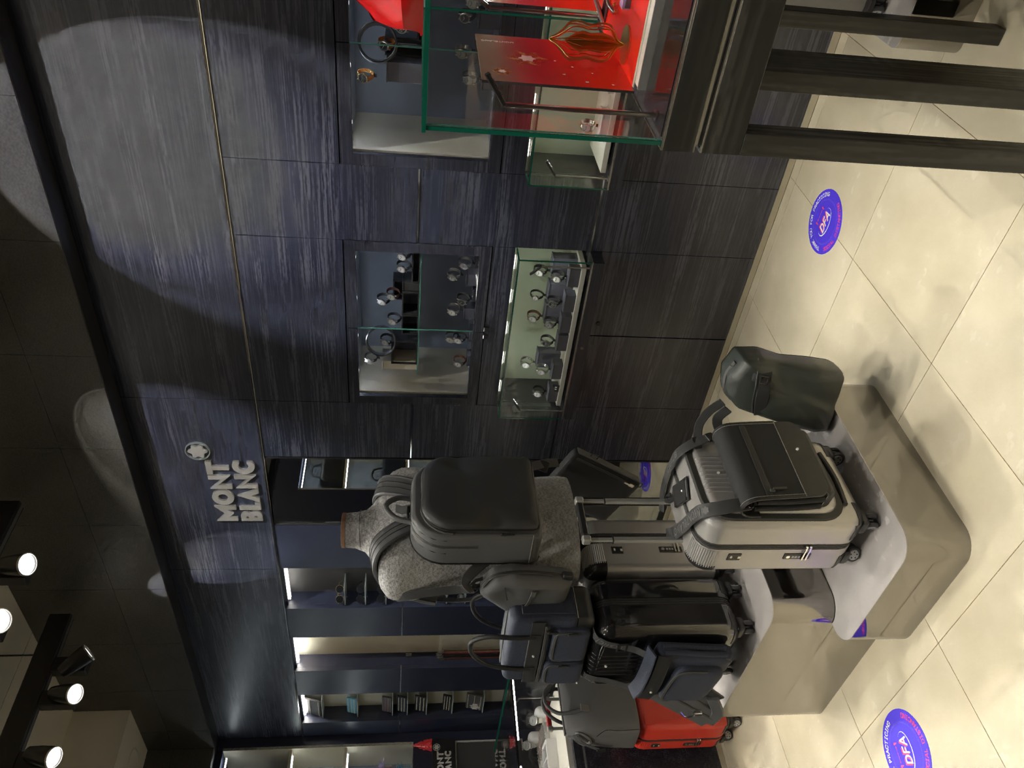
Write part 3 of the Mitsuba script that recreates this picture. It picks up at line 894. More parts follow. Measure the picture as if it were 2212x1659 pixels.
def led_pole(x, y, z0, h, tgt, label, arm=0.07, name='lamp_pole', I=0.9, ang=0.0):
    k = thing(name, label, 'display lamp')
    a = np.array([x, y, z0]); b = a + [0, 0, h]
    part(k, 'foot', cyl(a, a + [0, 0, 0.005], 0.012, 20), 'mat_chrome')
    part(k, 'rod', tube([a, a + [0, 0, h * .5], b], 0.0042, 10), 'mat_chrome', 40)
    d = np.array(tgt, float) - b; d[2] = 0; d /= np.linalg.norm(d)
    e = b + d * arm * 0.8 + np.array([0, 0, arm * 0.6])
    part(k, 'arm', sweep([b, (b + e) / 2, e], flat(0.012, 0.009), up=(0, 0, 1)), 'mat_black_plastic')
    # small white diodes under the arm
    s = np.cross(d, [0, 0, 1])
    dn = np.array(tgt, float) - e; dn /= np.linalg.norm(dn)
    for i in (0.55, 0.75, 0.95):
        c = b + (e - b) * i + dn * 0.0075
        u = np.cross(dn, s); u /= np.linalg.norm(u)
        w = np.cross(u, dn)
        key = newkey(k + '__diode')
        q = np.array([c + u * .003 + w * .003, c + u * .003 - w * .003, c - u * .003 - w * .003, c - u * .003 + w * .003])
        f = np.array([[0, 1, 2], [0, 2, 3]])
        if np.cross(q[1] - q[0], q[2] - q[0]) @ dn < 0:
            f = f[:, ::-1]
        scene[key] = mikit.ply((q, f), 'mat_white', False, emitter=emit((0.92, 1.0, 0.96), 700.0 * I * LED))
    return k


def wall_case(x0, x1, nm, left_back, door_lock=True):
    """the upper case behind two glass doors and the lower glass case on a ledge"""
    m = (x0 + x1) / 2
    z0, z1 = 1.248, 1.895
    k = thing('wall_showcase', f'{nm} recessed watch case behind two dark-framed glass doors', 'display case')
    d0, d1 = WY + 0.03, WY + 0.40
    fw = 0.050
    part(k, 'back_panel', box(x0 + 0.03, x1 - 0.03, d1, d1 + 0.02, z0 + .02, z1 - .02), 'mat_blue_grey')
    part(k, 'side_panel', box(x0 + 0.03, x0 + 0.055, d0, d1, z0 + .02, z1 - .02), 'mat_cream')
    part(k, 'side_panel', box(x1 - 0.055, x1 - 0.03, d0, d1, z0 + .02, z1 - .02), 'mat_blue_grey')
    part(k, 'floor_panel', box(x0 + 0.03, x1 - 0.03, d0, d1, z0 + .02, z0 + .038), 'mat_blue_grey')
    part(k, 'top_panel', box(x0 + 0.03, x1 - 0.03, d0, d1, z1 - .04, z1 - .02), 'mat_blue_grey')
    s = part(k, 'glass_shelf', box(x0 + 0.15, x1 - 0.056, d0 + 0.03, d1 - 0.01, 1.5545, 1.560), 'mat_pane')
    part(s, 'edge', box(x0 + 0.15, x1 - 0.056, d0 + 0.028, d0 + 0.0302, 1.5543, 1.5602), 'mat_glass_edge_pale')
    part(s, 'edge', box(x0 + 0.148, x0 + 0.150, d0 + 0.03, d1 - 0.01, 1.5543, 1.5602), 'mat_glass_edge')
    for a, b, sd in ((x0, m - 0.0008, -1), (m + 0.0008, x1, 1)):
        dr_ = part(k, 'door', join(box(a + .001, b, WY - 0.004, WY + 0.02, z1 - fw, z1 - .001, 0.001), box(a + .001, b, WY - 0.004, WY + 0.02, z0 + .001, z0 + fw, 0.001),
                                   (box(a + .001, a + fw, WY - 0.004, WY + 0.02, z0 + fw, z1 - fw) if sd < 0 else box(b - fw, b - .001, WY - 0.004, WY + 0.02, z0 + fw, z1 - fw))), 'mat_frame_veneer')
        ga, gb = (a + fw, b) if sd < 0 else (a, b - fw)
        pane(dr_, 'pane', [(ga, WY + 0.004, z0 + fw), (gb, WY + 0.004, z0 + fw), (gb, WY + 0.004, z1 - fw), (ga, WY + 0.004, z1 - fw)])
        e = gb if sd < 0 else ga
        part(dr_, 'pane_edge', box(e - 0.0012, e + 0.0012, WY + 0.001, WY + 0.007, z0 + fw, z1 - fw), 'mat_glass_edge_pale')
        part(dr_, 'pane_edge', box(ga, gb, WY + 0.001, WY + 0.003, z0 + fw, z0 + fw + 0.003), 'mat_chrome')
        hx = a - 0.001 if sd < 0 else b - 0.001
        for hz in (z0 + 0.10, z1 - 0.10):
            part(dr_, 'hinge', join([cyl((hx, WY - 0.0035, hz + q), (hx, WY - 0.007, hz + q), 0.0022, 8) for q in (-0.012, -0.006, 0.010)]), 'mat_chrome')
        lk = part(k, 'lock', box(m + sd * 0.022 - 0.011, m + sd * 0.022 + 0.011, WY - 0.014, WY, z0 - 0.022, z0 - 0.002, 0.002), 'mat_black')
        part(lk, 'bolt', box(m + sd * 0.022 - 0.010, m + sd * 0.022 + 0.010, WY - 0.010, WY - 0.004, z0 - 0.001, z0 + 0.003), 'mat_chrome')
    for i, u in enumerate(np.linspace(x0 + 0.14, x1 - 0.14, 4)):
        lamp_part(k, 'lamp', xf(cyl((u, d0 + 0.05, z1 - 0.0445), (u, d0 + 0.05, z1 - 0.041), 0.014, 16), mat()), (0.80, 0.90, 1.0), 190.0 * LED)  # unseen small lamps, placed to light the upper case from above
    # lower case
    y0, yb = WY - 0.10, WY + 0.22
    zl, zd, zt = 0.805, 0.842, 1.140
    q = thing('glass_showcase', f'{nm} glass-fronted watch case on a dark ledge below the doors', 'display case')
    part(q, 'ledge', box(x0 + .001, x1 - .001, y0, yb, 0.755, zl, 0.0015), 'mat_frame_veneer')
    part(q, 'rail', box(x0 + .001, x1 - .001, y0 + 0.003, y0 + 0.012, zl, zl + 0.006), 'mat_brushed_steel')
    part(q, 'ledge_lock', cyl((m + 0.0, y0, 0.782), (m + 0.0, y0 - 0.003, 0.782), 0.008, 16), 'mat_brushed_steel')
    part(q, 'deck', box(x0 + 0.055, x1 - 0.055, y0 + 0.045, yb, zl + 0.015, zd, 0.001), 'mat_case_deck')
    part(q, 'back_panel', box(x0 + .002, x1 - .002, yb, yb + 0.02, zl, zt), 'mat_case_back')
    part(q, 'side_panel', box(x0 - 0.018, x0 + .002, WY + 0.03, yb, zl, zt), left_back)
    part(q, 'side_panel', box(x1 - .002, x1 + 0.018, WY + 0.03, yb, zl, zt), 'mat_case_back')
    part(q, 'roof_panel', box(x0, x1, WY + 0.03, yb, zt, zt + 0.02), 'mat_case_back')
    pane(q, 'front_pane', [(x0 + .002, y0 + .004, zl), (x1 - .002, y0 + .004, zl), (x1 - .002, y0 + .004, zt - .004), (x0 + .002, y0 + .004, zt - .004)])
    pane(q, 'top_pane', [(x0 + .002, y0 + .004, zt - .003), (x1 - .002, y0 + .004, zt - .003), (x1 - .002, WY + .03, zt - .003), (x0 + .002, WY + .03, zt - .003)])
    for sx in (x0 + .003, x1 - .003):
        pane(q, 'side_pane', [(sx, y0 + .004, zl), (sx, WY + .03, zl), (sx, WY + .03, zt - .004), (sx, y0 + .004, zt - .004)])
        part(q, 'pane_edge', box(sx - .003, sx + .003, y0, y0 + .003, zl + .006, zt - .006), 'mat_glass_edge')
        part(q, 'pane_edge', box(sx - .003, sx + .003, y0, WY, zt - .0055, zt), 'mat_glass_edge')
    part(q, 'pane_edge', box(x0 + .002, x1 - .002, y0, y0 + .003, zt - .006, zt), 'mat_glass_edge')
    for i, u in enumerate(np.linspace(x0 + 0.1, x1 - 0.1, 5)):
        lamp_part(q, 'lamp', box(u - 0.035, u + 0.035, WY + 0.04, WY + 0.046, zt - 0.009, zt - 0.005), (0.96, 1.0, 0.84), 22.0 * LED)  # unseen strips, placed to light the lower case
    return k, q


wall_case(-2.773, -1.825, 'left-hand', 'mat_dark_grey')
wall_case(-1.475, -0.522, 'right-hand', 'mat_dark_grey')
ZD, ZS, ZF = 0.842, 1.560, 1.286          # lower deck, glass shelf, floor of the recessed cases

# lower case, left: six groups
WL = 'wristwatches in the left lower case'
GB = 'low dark grey blocks in the left lower case'
for i, (x, d1, d2, s1, s2, c2) in enumerate((
        (-1.945, 'w', 'w', 'mat_watch_strap', 'mat_watch_strap', True), (-2.085, 'w', 'b', 'mat_watch_strap', 'mat_watch_strap', True),
        (-2.208, 'w', 'g', 'mat_brown_strap', 'mat_watch_strap', True), (-2.318, None, 'b', None, 'mat_watch_strap', True),
        (-2.500, 'w', 'w', 'mat_watch_steel', 'mat_watch_steel', False), (-2.648, None, 'w', None, 'mat_watch_strap', False))):
    ends = ('at the right end', 'second from the right end', 'third from the right end', 'with one watch, in the middle', 'second from the left end', 'at the left end')[i]
    block(x - 0.047, x + 0.047, 2.995, 3.045, ZD, 0.893, f'low dark grey block {ends} of the left lower case', GB)
    watch((x - 0.02, 3.012, 0.944), ('white chronograph beside the lamp pole, in front of a second white one', 'large black-dial watch with a steel bezel in front of a small white one',
          'grey chronograph on a black strap in front of a cream watch with brown strap', 'all-black chronograph standing alone in the lower case',
          'steel watch with a bright dial, in front of its shining twin', 'white-dial watch on a black strap at the left end of the lower case')[i],
          d2, s2, rz=-8, chrono=c2, group=None)
    if d1:
        block(x - 0.047, x + 0.047, 3.085, 3.14, ZD, 0.958, f'taller dark grey block, {ends} of the left lower case', 'taller dark grey blocks in the left lower case')
        watch((x - 0.045, 3.095, 1.012), ('white-dial chronograph at the back right of the left lower case', 'small white watch on a thin black strap behind the black-dial one',
              'cream-dial watch on a brown strap at the back of the left lower case', '', 'shining steel watch on the taller block at the left', '')[i],
              d1, s1, d=0.030 if i == 1 else 0.040, rz=-8, group=None)
pc = thing('price_card', 'small dark card with two white lines in front of the leftmost block of the lower case', 'card')
part(pc, 'card', xf(box(-.022, .022, -.001, .001, 0, .034), mat((-2.605, 2.99, ZD), rx=-15)), 'mat_black')
part(pc, 'print', xf(join(box(-.010, -.003, -.0016, -.001, .012, .022), box(.003, .010, -.0016, -.001, .012, .022)), mat((-2.605, 2.99, ZD), rx=-15)), 'mat_sign_white')
led_pole(-1.868, 2.965, 0.806, 0.225, (-2.1, 3.03, 0.95), 'lamp rod at the right end of the left lower case')
led_pole(-2.735, 2.965, 0.806, 0.225, (-2.55, 3.03, 0.95), 'thin lamp rod at the empty left end of the left lower case')

# upper case, left
def frame_box(x0, x1, y0, y1, z0, z1, label):
    k = thing('display_riser', label, 'display stand')
    t = 0.006
    part(k, 'frame', join(box(x0, x0 + t, y0, y1, z0, z1), box(x1 - t, x1, y0, y1, z0, z1), box(x0, x1, y0, y1, z1 - t, z1), box(x0, x1, y0, y1, z0, z0 + t)), 'mat_black')
    part(k, 'back', box(x0 + t, x1 - t, y1 - t, y1 - 0.002, z0 + t, z1 - t), 'mat_stand_block')
    return k


frame_box(-2.085, -1.885, 3.12, 3.20, ZS, 1.598, 'low open black frame at the right end of the glass shelf')
block(-2.130, -2.088, 3.12, 3.22, ZS, 1.640, 'narrow black block beside the low open frame on the glass shelf', None, mt='mat_black')
frame_box(-2.262, -2.134, 3.11, 3.20, ZS, 1.640, 'black open frame in the middle of the glass shelf')
frame_box(-2.250, -2.140, 3.215, 3.29, ZS, 1.685, 'taller black frame behind the middle one on the glass shelf')
frame_box(-2.382, -2.266, 3.11, 3.20, ZS, 1.640, 'black open frame under the single watch right of the ring')
frame_box(-2.585, -2.440, 3.13, 3.24, ZS, 1.690, 'black open frame beside the ring at the left of the glass shelf')
block(-2.63, -2.575, 3.14, 3.24, ZS, 1.735, 'cream block under the leftmost watch on the glass shelf', None, mt='mat_cream')


def ring_stand(c, label, z0):
    k = thing('display_ring', label, 'display stand')
    B = mat(c, rz=28)
    tor = lathe([(0.066, -0.026), (0.074, -0.026), (0.075, 0.0), (0.074, 0.026), (0.066, 0.026), (0.065, 0.0), (0.066, -0.026)], 40)
    part(k, 'ring', xf(xf(tor, mat(rx=90)), B), 'mat_stand_block', 40)
    part(k, 'rim', xf(xf(lathe([(0.0655, 0.0262), (0.070, 0.0285), (0.0745, 0.0262)], 40), mat(rx=90)), B), 'mat_black_plastic', 40)
    part(k, 'post', cyl((c[0], c[1], z0), (c[0], c[1], c[2] - 0.07), 0.006, 12), 'mat_chrome')
    return k


ring_stand((-2.455, 3.15, 1.740), 'dark grey upright ring round a watch in the left upper case', ZS)
for p, lb, d, s in (((-1.945, 3.11, 1.645), 'white-dial watch at the right corner of the glass shelf, cut by the door frame', 'w', 'mat_watch_strap'),
                    ((-2.010, 3.11, 1.646), 'white-dial watch on the low frame, second from the right on the shelf', 'w', 'mat_watch_strap'),
                    ((-2.172, 3.12, 1.692), 'bright watch with a brown strap on the middle frame of the shelf', 'w', 'mat_brown_strap'),
                    ((-2.262, 3.20, 1.740), 'white-dial watch standing higher behind the one with the brown strap', 'w', 'mat_watch_strap'),
                    ((-2.318, 3.12, 1.687), 'white-dial watch on a black strap just right of the ring', 'w', 'mat_watch_strap'),
                    ((-2.462, 3.14, 1.722), 'white-dial watch hanging inside the ring of the left upper case', 'w', 'mat_watch_strap'),
                    ((-2.575, 3.13, 1.800), 'leftmost and highest watch of the left upper case', 'w', 'mat_watch_strap')):
    watch(p, lb, d, s, rz=-12, group=None)
for x, zt, lb in ((-1.965, 1.308, 'flat dark grey block at the right end of the left upper case floor'), (-2.066, 1.346, 'dark grey block under the steel chronograph in the left upper case'),
                  (-2.150, 1.308, 'flat dark grey block under the black-dial watch in the left upper case'), (-2.260, 1.345, 'dark grey block under the white steel watch in the left upper case'),
                  (-2.395, 1.308, 'flat dark grey block under the pair of white watches'), (-2.555, 1.308, 'flat dark grey block at the left end of the left upper case floor')):
    block(x - 0.032, x + 0.032, 3.13, 3.19, ZF, zt, lb, None)
for p, lb, d, s in (((-1.985, 3.12, 1.362), 'grey-dial steel watch in the lower right corner behind the glass doors', 'g', 'mat_watch_steel'),
                    ((-2.050, 3.12, 1.412), 'grey chronograph with a steel bracelet on a dark block', 'g', 'mat_watch_steel'),
                    ((-2.186, 3.12, 1.359), 'black-dial watch on a leather strap behind the left pair of doors', 'b', 'mat_watch_strap'),
                    ((-2.250, 3.12, 1.402), 'white-dial watch with a steel bracelet on a dark block', 'w', 'mat_watch_steel'),
                    ((-2.425, 3.13, 1.402), 'white watch standing behind its neighbour near the door joint', 'w', 'mat_watch_strap'),
                    ((-2.413, 3.11, 1.364), 'white watch in front near the door joint, on a flat block', 'w', 'mat_watch_strap'),
                    ((-2.572, 3.12, 1.354), 'white watch on a brown strap alone at the lower left behind the doors', 'w', 'mat_brown_strap')):
    watch(p, lb, d, s, rz=-12, group=None)

# upper case, right
block(-1.16, -1.085, 3.12, 3.22, ZS, 1.716, 'tall block, dark above and cream below, under the tan-strapped watch', None, mt='mat_stand_block')
frame_box(-1.080, -1.010, 3.18, 3.27, ZS, 1.722, 'black open frame behind the ring in the right upper case')
ring_stand((-1.030, 3.16, 1.748), 'dark grey upright ring round an orange-strapped watch in the right upper case', ZS)
frame_box(-1.000, -0.80, 3.12, 3.20, ZS, 1.60, 'low open black frame beside the ring in the right upper case')
watch((-1.155, 3.12, 1.805), 'bronze watch with black dial and tan strap on the tall block', 'b', 'mat_tan_strap', 'mat_bronze', rz=-12, group=None, chrono=True)
watch((-1.035, 3.14, 1.726), 'black-dial watch on an orange strap inside the ring of the right upper case', 'b', 'mat_tan_strap', rz=-12, group=None)
watch((-0.958, 3.12, 1.661), 'large black-dial watch on a brown strap beside the red cloth', 'b', 'mat_brown_strap', rz=-12, d=0.044, group=None, chrono=True)
for x, z, lb, d in ((-1.135, 1.398, 'grey-dial steel watch behind the glass vitrine at its left, lower shelf', 'g'), (-1.035, 1.432, 'rose-coloured watch in the right upper case, behind the backdrop card', 'g'),
                    (-0.905, 1.428, 'black diver watch in the right upper case, behind the vitrine', 'b'), (-0.852, 1.404, 'steel watch cut by the top picture edge, behind the vitrine', 'g')):
    block(x - 0.034, x + 0.034, 3.13, 3.19, ZF, z - 0.052, 'dark block under the ' + lb.split(',')[0], None)
    watch((x, 3.12, z), lb, d, 'mat_watch_strap' if d == 'b' else 'mat_watch_steel', 'mat_bronze' if 'rose' in lb else 'mat_watch_steel', rz=-12, group=None)
# lower case, right
block(-1.27, -1.17, 2.99, 3.05, ZD, 0.875, 'white block in the right lower case, under a steel watch', None, mt='mat_white')
watch((-1.247, 3.01, 0.925), 'steel watch lying on a white block in the right lower case', 'g', 'mat_watch_steel', rz=-8, group=None)
block(-1.10, -0.86, 3.0, 3.12, ZD, 0.868, 'long white block in the right lower case', None, mt='mat_white')
led_pole(-1.435, 2.965, 0.806, 0.225, (-1.2, 3.03, 0.95), 'lamp rod at the left end of the right lower case')

# ------------------------------------------------------------------ luggage


def solid_rr(w, d, z0, z1, R, r, n=5, seg=14):
    """upright box with corner radius R in the x-z outline and edge radius r, as a manifold"""
    cs = []
    for sx in (-1, 1):
        for sz in (-1, 1):
            cx, cz = sx * (w / 2 - R), (z0 + R if sz < 0 else z1 - R)
            for t in np.linspace(0, math.pi / 2, n):
                for sy in (-1, 1):
                    cs.append((cx + sx * (R - r) * math.cos(t), sy * (d / 2 - r), cz + sz * (R - r) * math.sin(t)))
    return hull_spheres(cs, r, seg)


def cut(m, n, o):
    return m.trim_by_plane(list(map(float, n)), float(o))


def mbox(x0, x1, y0, y1, z0, z1):
    return mf.Manifold.cube([x1 - x0, y1 - y0, z1 - z0]).translate([x0, y0, z0])


def suitcase(name, label, M, w, h, d, shell, band='mat_zip_tape', wz=0.052, yb=0.0, bw=0.028, R=0.06, r=0.028, ribs=(), rib_r=0.0035, pocket=False,
             lock=True, guards=('bottom',), corner_ribs=True, top_handle=None, pole_top=None, pole_x=0.076, grip='mat_black_plastic', wheel_turn=(20, 70, -30, 40), holder=True):
    k = thing(name, label, 'suitcase')
    P = lambda par, nm, m, b, s=False, lb=None: part(par, nm, xf(m, M), b, s, lb)
    body = solid_rr(w, d, wz, h, R, r)
    P(k, 'front_shell', mfm(cut(body, (0, -1, 0), -(yb - bw / 2))), shell, 42)
    bk = P(k, 'back_shell', mfm(cut(body, (0, 1, 0), yb + bw / 2)), shell, 42)
    bd = solid_rr(w - 0.006, d, wz + 0.003, h - 0.003, R, r)
    bd = cut(cut(bd, (0, -1, 0), -(yb + bw / 2 + .001)), (0, 1, 0), yb - bw / 2 - .001)
    z = P(k, 'zip_band', mfm(bd), band, 42)
    for q in (-bw * .28, 0.0, bw * .28):
        ridge = solid_rr(w - 0.0035, d, wz + 0.0018, h - 0.0018, R, r)
        ridge = cut(cut(ridge, (0, -1, 0), -(yb + q + .0022)), (0, 1, 0), yb + q - .0022)
        P(z, 'ridge', mfm(ridge), 'mat_zip' if q == 0 else band, 42)
    if corner_ribs:
        for sx in (-1, 1):
            out = []
            for t in np.radians(np.linspace(-8, 86, 15)):
                Rr = R - 0.0008
                zz = h - R + Rr * math.sin(t) if t > 0 else h - R + 0.062 * t
                xx = sx * (w / 2 - R + Rr * math.cos(max(t, 0)))
                out.append(cyl((xx, yb + bw / 2 + .006, zz), (xx, d / 2 - r * 1.05, zz), 0.0026, 8))
            P(bk, 'corner_ribs', join(out), shell, 40)
    if len(ribs):
        out = []
        for x in ribs:
            pts = [(x, -d / 2 + 0.0008, wz + 0.10), (x, -d / 2 + 0.0008, h * .6), (x, -d / 2 + 0.0008, h - r * 1.0)]
            for t in np.radians((30, 60, 90)):
                pts.append((x, -d / 2 + r - (r - .0008) * math.cos(t), h - r + (r - .0008) * math.sin(t)))
            pts.append((x, yb - bw / 2 - .004, h - .0008))
            if not pocket:
                pts = [(x, -d / 2 + r * .5, wz + .014), (x, -d / 2 + .001, wz + r)] + pts
                out.append(sweep(pts, circ(rib_r, 8)))
        if out:
            P(k, 'ribs', join(out), shell, 50)
    if pocket:
        # raised front compartment framed by a broad zip tape
        g = rrect(w - 0.072, h - wz - 0.100, 0.062, 0, (h + wz) / 2 + 0.028)
        og = affinity.scale(g, 1.0, 1.0).buffer(0.020)
        tp = puff(og, ((0, -0.004), (0.0, 0.003), (0.003, 0.006)), 96)
        f = P(k, 'pocket_zip_tape', (tp[0] + [0, -d / 2, 0], tp[1]), 'mat_zip_tape', 40)
        pk = puff(g.buffer(-0.001), ((0, 0.0), (0.0, 0.008), (0.004, 0.014), (0.012, 0.018), (0.02, 0.0195)), 96)
        c = P(k, 'front_pocket', (pk[0] + [0, -d / 2, 0], pk[1]), shell, 50)
        x0, z0, x1, z1 = g.bounds
        out = []
        for i, x in enumerate(ribs):
            out.append(sweep([(x, -d / 2 - .010, z1 - 0.0035), (x, -d / 2 - .0165, z1 - .008), (x, -d / 2 - .0192, z1 - .018), (x, -d / 2 - .0192, (z0 + z1) / 2), (x, -d / 2 - .0192, z0 + .02), (x, -d / 2 - .0165, z0 + .008), (x, -d / 2 - .010, z0 + .0035)], circ(rib_r, 8)))
        P(c, 'ribs', join(out), shell, 50)
        P(c, 'emblem', cyl((0.0, -d / 2 - .019, z1 - .055), (0.0, -d / 2 - .0245, z1 - .055), 0.0045, 14), 'mat_sign_white')
        lip = [(x, -d / 2 - .004, z0 - 0.028 - .006 * math.cos(x * 22)) for x in np.linspace(-(w / 2 - .075), w / 2 - .075, 16)]
        P(k, 'bumper', sweep(lip, flat(0.014, 0.012), up=(0, -1, 0)), 'mat_rubber')
        P(c, 'pocket_label', box(-(w - .072) / 2 + 0.045, -(w - .072) / 2 + 0.105, -d / 2 - .0205, -d / 2 - .019, z0 + 0.035, z0 + 0.085), 'mat_black_plastic')
    # wheels
    e = 0
    for sx in (-1, 1):
        for sy in (-1, 1):
            cx, cy = sx * (w / 2 - 0.046), sy * (d / 2 - 0.040)
            hs = P(k, 'wheel_mount', mfm(rbox_m(0.058, 0.056, 0.034, 0.012, 10).translate([cx, cy, wz + 0.004])), 'mat_black_plastic', 40)
            a = math.radians(wheel_turn[e]); e += 1
            ax = np.array([math.cos(a), math.sin(a), 0])
            c = np.array([cx, cy, 0.0255])
            P(hs, 'fork', join(cyl(c + [0, 0, 0.002], c + [0, 0, 0.040], 0.011, 14), xf(box(-.004, .004, -.020, .020, -.004, .018, .002), basis(c, ax, np.cross([0, 0, 1], ax), np.array([0, 0, 1.0])))), 'mat_black_plastic')
            for s in (-1, 1):
                t0, t1 = c + ax * s * 0.006, c + ax * s * 0.020
                u = np.cross([0, 0, 1], ax)
                B = basis(c, u, np.array([0, 0, 1.0]), ax * s)
                if np.linalg.det(B[:3, :3]) < 0:
                    B = basis(c, -u, np.array([0, 0, 1.0]), ax * s)
                wl = P(k, 'wheel', xf(lathe([(0, .006), (.022, .006), (.0250, .0085), (.0255, .012), (.0250, .0165), (.0225, .0195), (.019, .0200), (.0185, .0190), (0, .0190)], 28), B), 'mat_rubber', 40)
                hub = P(wl, 'hub', xf(lathe([(0, .0215), (.0165, .0215), (.0182, .0195), (.0182, .0188)], 24), B), 'mat_hub', 30)
                P(wl, 'hub_holes', xf(join([cyl((.0105 * math.cos(t), .0105 * math.sin(t), .0205), (.0105 * math.cos(t), .0105 * math.sin(t), .0218), .0026, 8) for t in np.arange(5) * 2 * math.pi / 5]), B), 'mat_black')
    big = solid_rr(w + .003, d + .003, wz - .001, h + .001, R, r)
    for gd in guards:
        for sx in (-1, 1):
            for sy in (-1, 1):
                x0, x1 = sorted((sx * (w / 2 - 0.085), sx * (w / 2 + .01)))
                if gd == 'bottom':
                    y0, y1 = sorted((sy * (d / 2 - 0.075), sy * (d / 2 + .01)))
                    m = big ^ (mbox(x0, x1, y0, y1, wz - .01, wz + 0.030) + mf.Manifold.cylinder(0.2, 0.048, 0.048, 24).rotate([90, 0, 0]).translate([sx * (w / 2 - .036), 0.1, wz + .006]) ^ mbox(x0, x1, y0, y1, wz - .01, wz + .06))
                    P(k, 'corner_guard', mfm(m), 'mat_black_plastic', 40)
                elif gd == 'back_top' and sy > 0:
                    m = big ^ mbox(min(sx * (w / 2 - .06), sx * (w / 2 + .01)), max(sx * (w / 2 - .06), sx * (w / 2 + .01)), d / 2 - 0.035, d / 2 + .01, h - 0.075, h + .01)
                    P(k, 'corner_guard', mfm(m), 'mat_black_plastic', 40)
    sx = -w / 2
    if lock:
        y = yb + bw / 2 + 0.030
        for side in (-1, 1) if lock == 'both' else ((-1,) if lock is True else (1,)):
            X = side * w / 2
            def L(x0, x1, *a):
                return box(X + side * x0, X + side * x1, *a)
            lz = wz + (h - wz) * 0.37
            p = P(k, 'lock', L(-.002, .003, y - .013, y + .013, lz - .045, lz + .040, .002), 'mat_black_plastic')
            P(p, 'dials', join([L(.002, .0045, y - .004, y + .004, lz - .004 + q, lz + .003 + q) for q in (-.008, 0.002, .012)]), 'mat_aluminium')
            P(p, 'keyhole', cyl((X + side * .002, y, lz + .027), (X + side * .005, y, lz + .027), .0065, 14), 'mat_chrome')
            for q in (-.030, -.018):
                zp = P(z, 'puller', join(L(-.002, .007, yb - .007, yb + .006, lz + q - .005, lz + q + .004, .002), L(.004, .0075, yb + .004, y + .012, lz + q - .004, lz + q + .003, .001)), 'mat_chrome')
            if holder:
                hz = wz + (h - wz) * 0.76
                q = P(k, 'tag_holder', L(-.002, .0025, y - .014, y + .018, hz - .022, hz + .020, .003), 'mat_black_plastic')
                P(q, 'tape', join(L(.002, .0034, y - .002, y + .008, hz - .020, hz - .012), L(.002, .0034, y - .004, y + .006, hz + .006, hz + .012)), 'mat_cream')
    if pole_top:
        yp = d / 2 - 0.030
        for s in (-1, 1):
            hp = P(k, 'pole', box(s * pole_x - .0095, s * pole_x + .0095, yp - .0065, yp + .0065, h - .02, h + (pole_top - h) * .70, .003), 'mat_aluminium')
            P(hp, 'inner_pole', box(s * pole_x - .0070, s * pole_x + .0070, yp - .0045, yp + .0045, h + (pole_top - h) * .66, pole_top - .012, .002), 'mat_aluminium')
            P(hp, 'pole_collar', box(s * pole_x - .0103, s * pole_x + .0103, yp - .0073, yp + .0073, h + (pole_top - h) * .695, h + (pole_top - h) * .703), 'mat_black_plastic')
        gk = P(k, 'grip', box(-pole_x + .012, pole_x - .012, yp - .011, yp + .011, pole_top - .022, pole_top, .004), grip)
        [P(gk, 'grip_end', box(s * pole_x - .012, s * pole_x + .012, yp - .0125, yp + .0125, pole_top - .026, pole_top + .001, .004), 'mat_aluminium') for s in (-1, 1)]
    return k


# plinths
pl = thing('display_plinth', 'low glossy grey plinth in front, under the silver suitcase', 'plinth')
ph = thing('display_plinth', 'higher glossy grey plinth under the black suitcase', 'plinth')
HI = rrect(0.76, 0.66, 0.075, -2.49, 1.361 + 0.33, 10)
LO = rrect(0.525, 0.745, 0.075, -1.9225, 1.267 + 0.3725, 10)
for k, g, h in ((pl, LO.difference(HI.buffer(0.002)), 0.2), (ph, HI, 0.415)):
    part(k, 'body', extr(g.buffer(-0.0004), h - 0.003), 'mat_pedestal_gloss', 30)
    part(k, 'top', xf(extr(g, 0.003), mat((0, 0, h - 0.003))), 'mat_concrete_top')

MS1 = mat((-1.8175, 1.562, 0.2), rz=90)
suitcase('suitcase', 'silver hard-shell cabin suitcase in front, with ribs and a zipped front compartment', MS1, 0.36, 0.553, 0.228, 'mat_silver_shell', yb=-0.012, bw=0.026, pocket=True,
         ribs=np.linspace(-0.070, 0.066, 9), pole_top=0.868, pole_x=0.077, wheel_turn=(-30, 25, 10, 40), guards=('bottom', 'back_top'))
MBK = mat((-2.433, 1.497, 0.415), rz=0)
suitcase('suitcase', 'glossy black hard-shell cabin suitcase on the higher plinth', MBK, 0.355, 0.555, 0.225, 'mat_black_gloss', yb=0.005, bw=0.030, R=0.062, r=0.036,
         ribs=np.linspace(-0.088, 0.030, 6), rib_r=0.003, lock=False, holder=False, corner_ribs=False, guards=('bottom',), wheel_turn=(75, 15, 60, 50), band='mat_zip')
MS2 = mat((-2.43, 1.745, 0.415), rz=180)
suitcase('suitcase', 'silver suitcase with a dark zip band standing behind the glossy black one', MS2, 0.36, 0.556, 0.236, 'mat_silver_shell', yb=-0.020, bw=0.044, band='mat_zip', lock=True,
         guards=('bottom', 'back_top'), wheel_turn=(10, 60, 10, 70))
MRD = mat((-3.615, 1.835, 0.0), rz=90)
suitcase('suitcase', 'red hard-shell suitcase on the floor beside the counter', MRD, 0.37, 0.508, 0.23, 'mat_red_shell', yb=0.01, bw=0.022, pole_top=0.900, pole_x=0.074, grip='mat_red_grip', ribs=(), band='mat_zip_tape', guards=('bottom',))
# raised outline on the red front
part('suitcase_003', 'front_ridge', xf(front(rrect(.29, .40, .03, 0, .285).difference(rrect(.275, .385, .025, 0, .285)), -0.1135, 0.003), MRD), 'mat_red_shell')
part('suitcase_003', 'corner_patch', xf(front(rrect(.03, .05, .008, -.150, .455), -0.1135, 0.005), MRD), 'mat_red_shell')
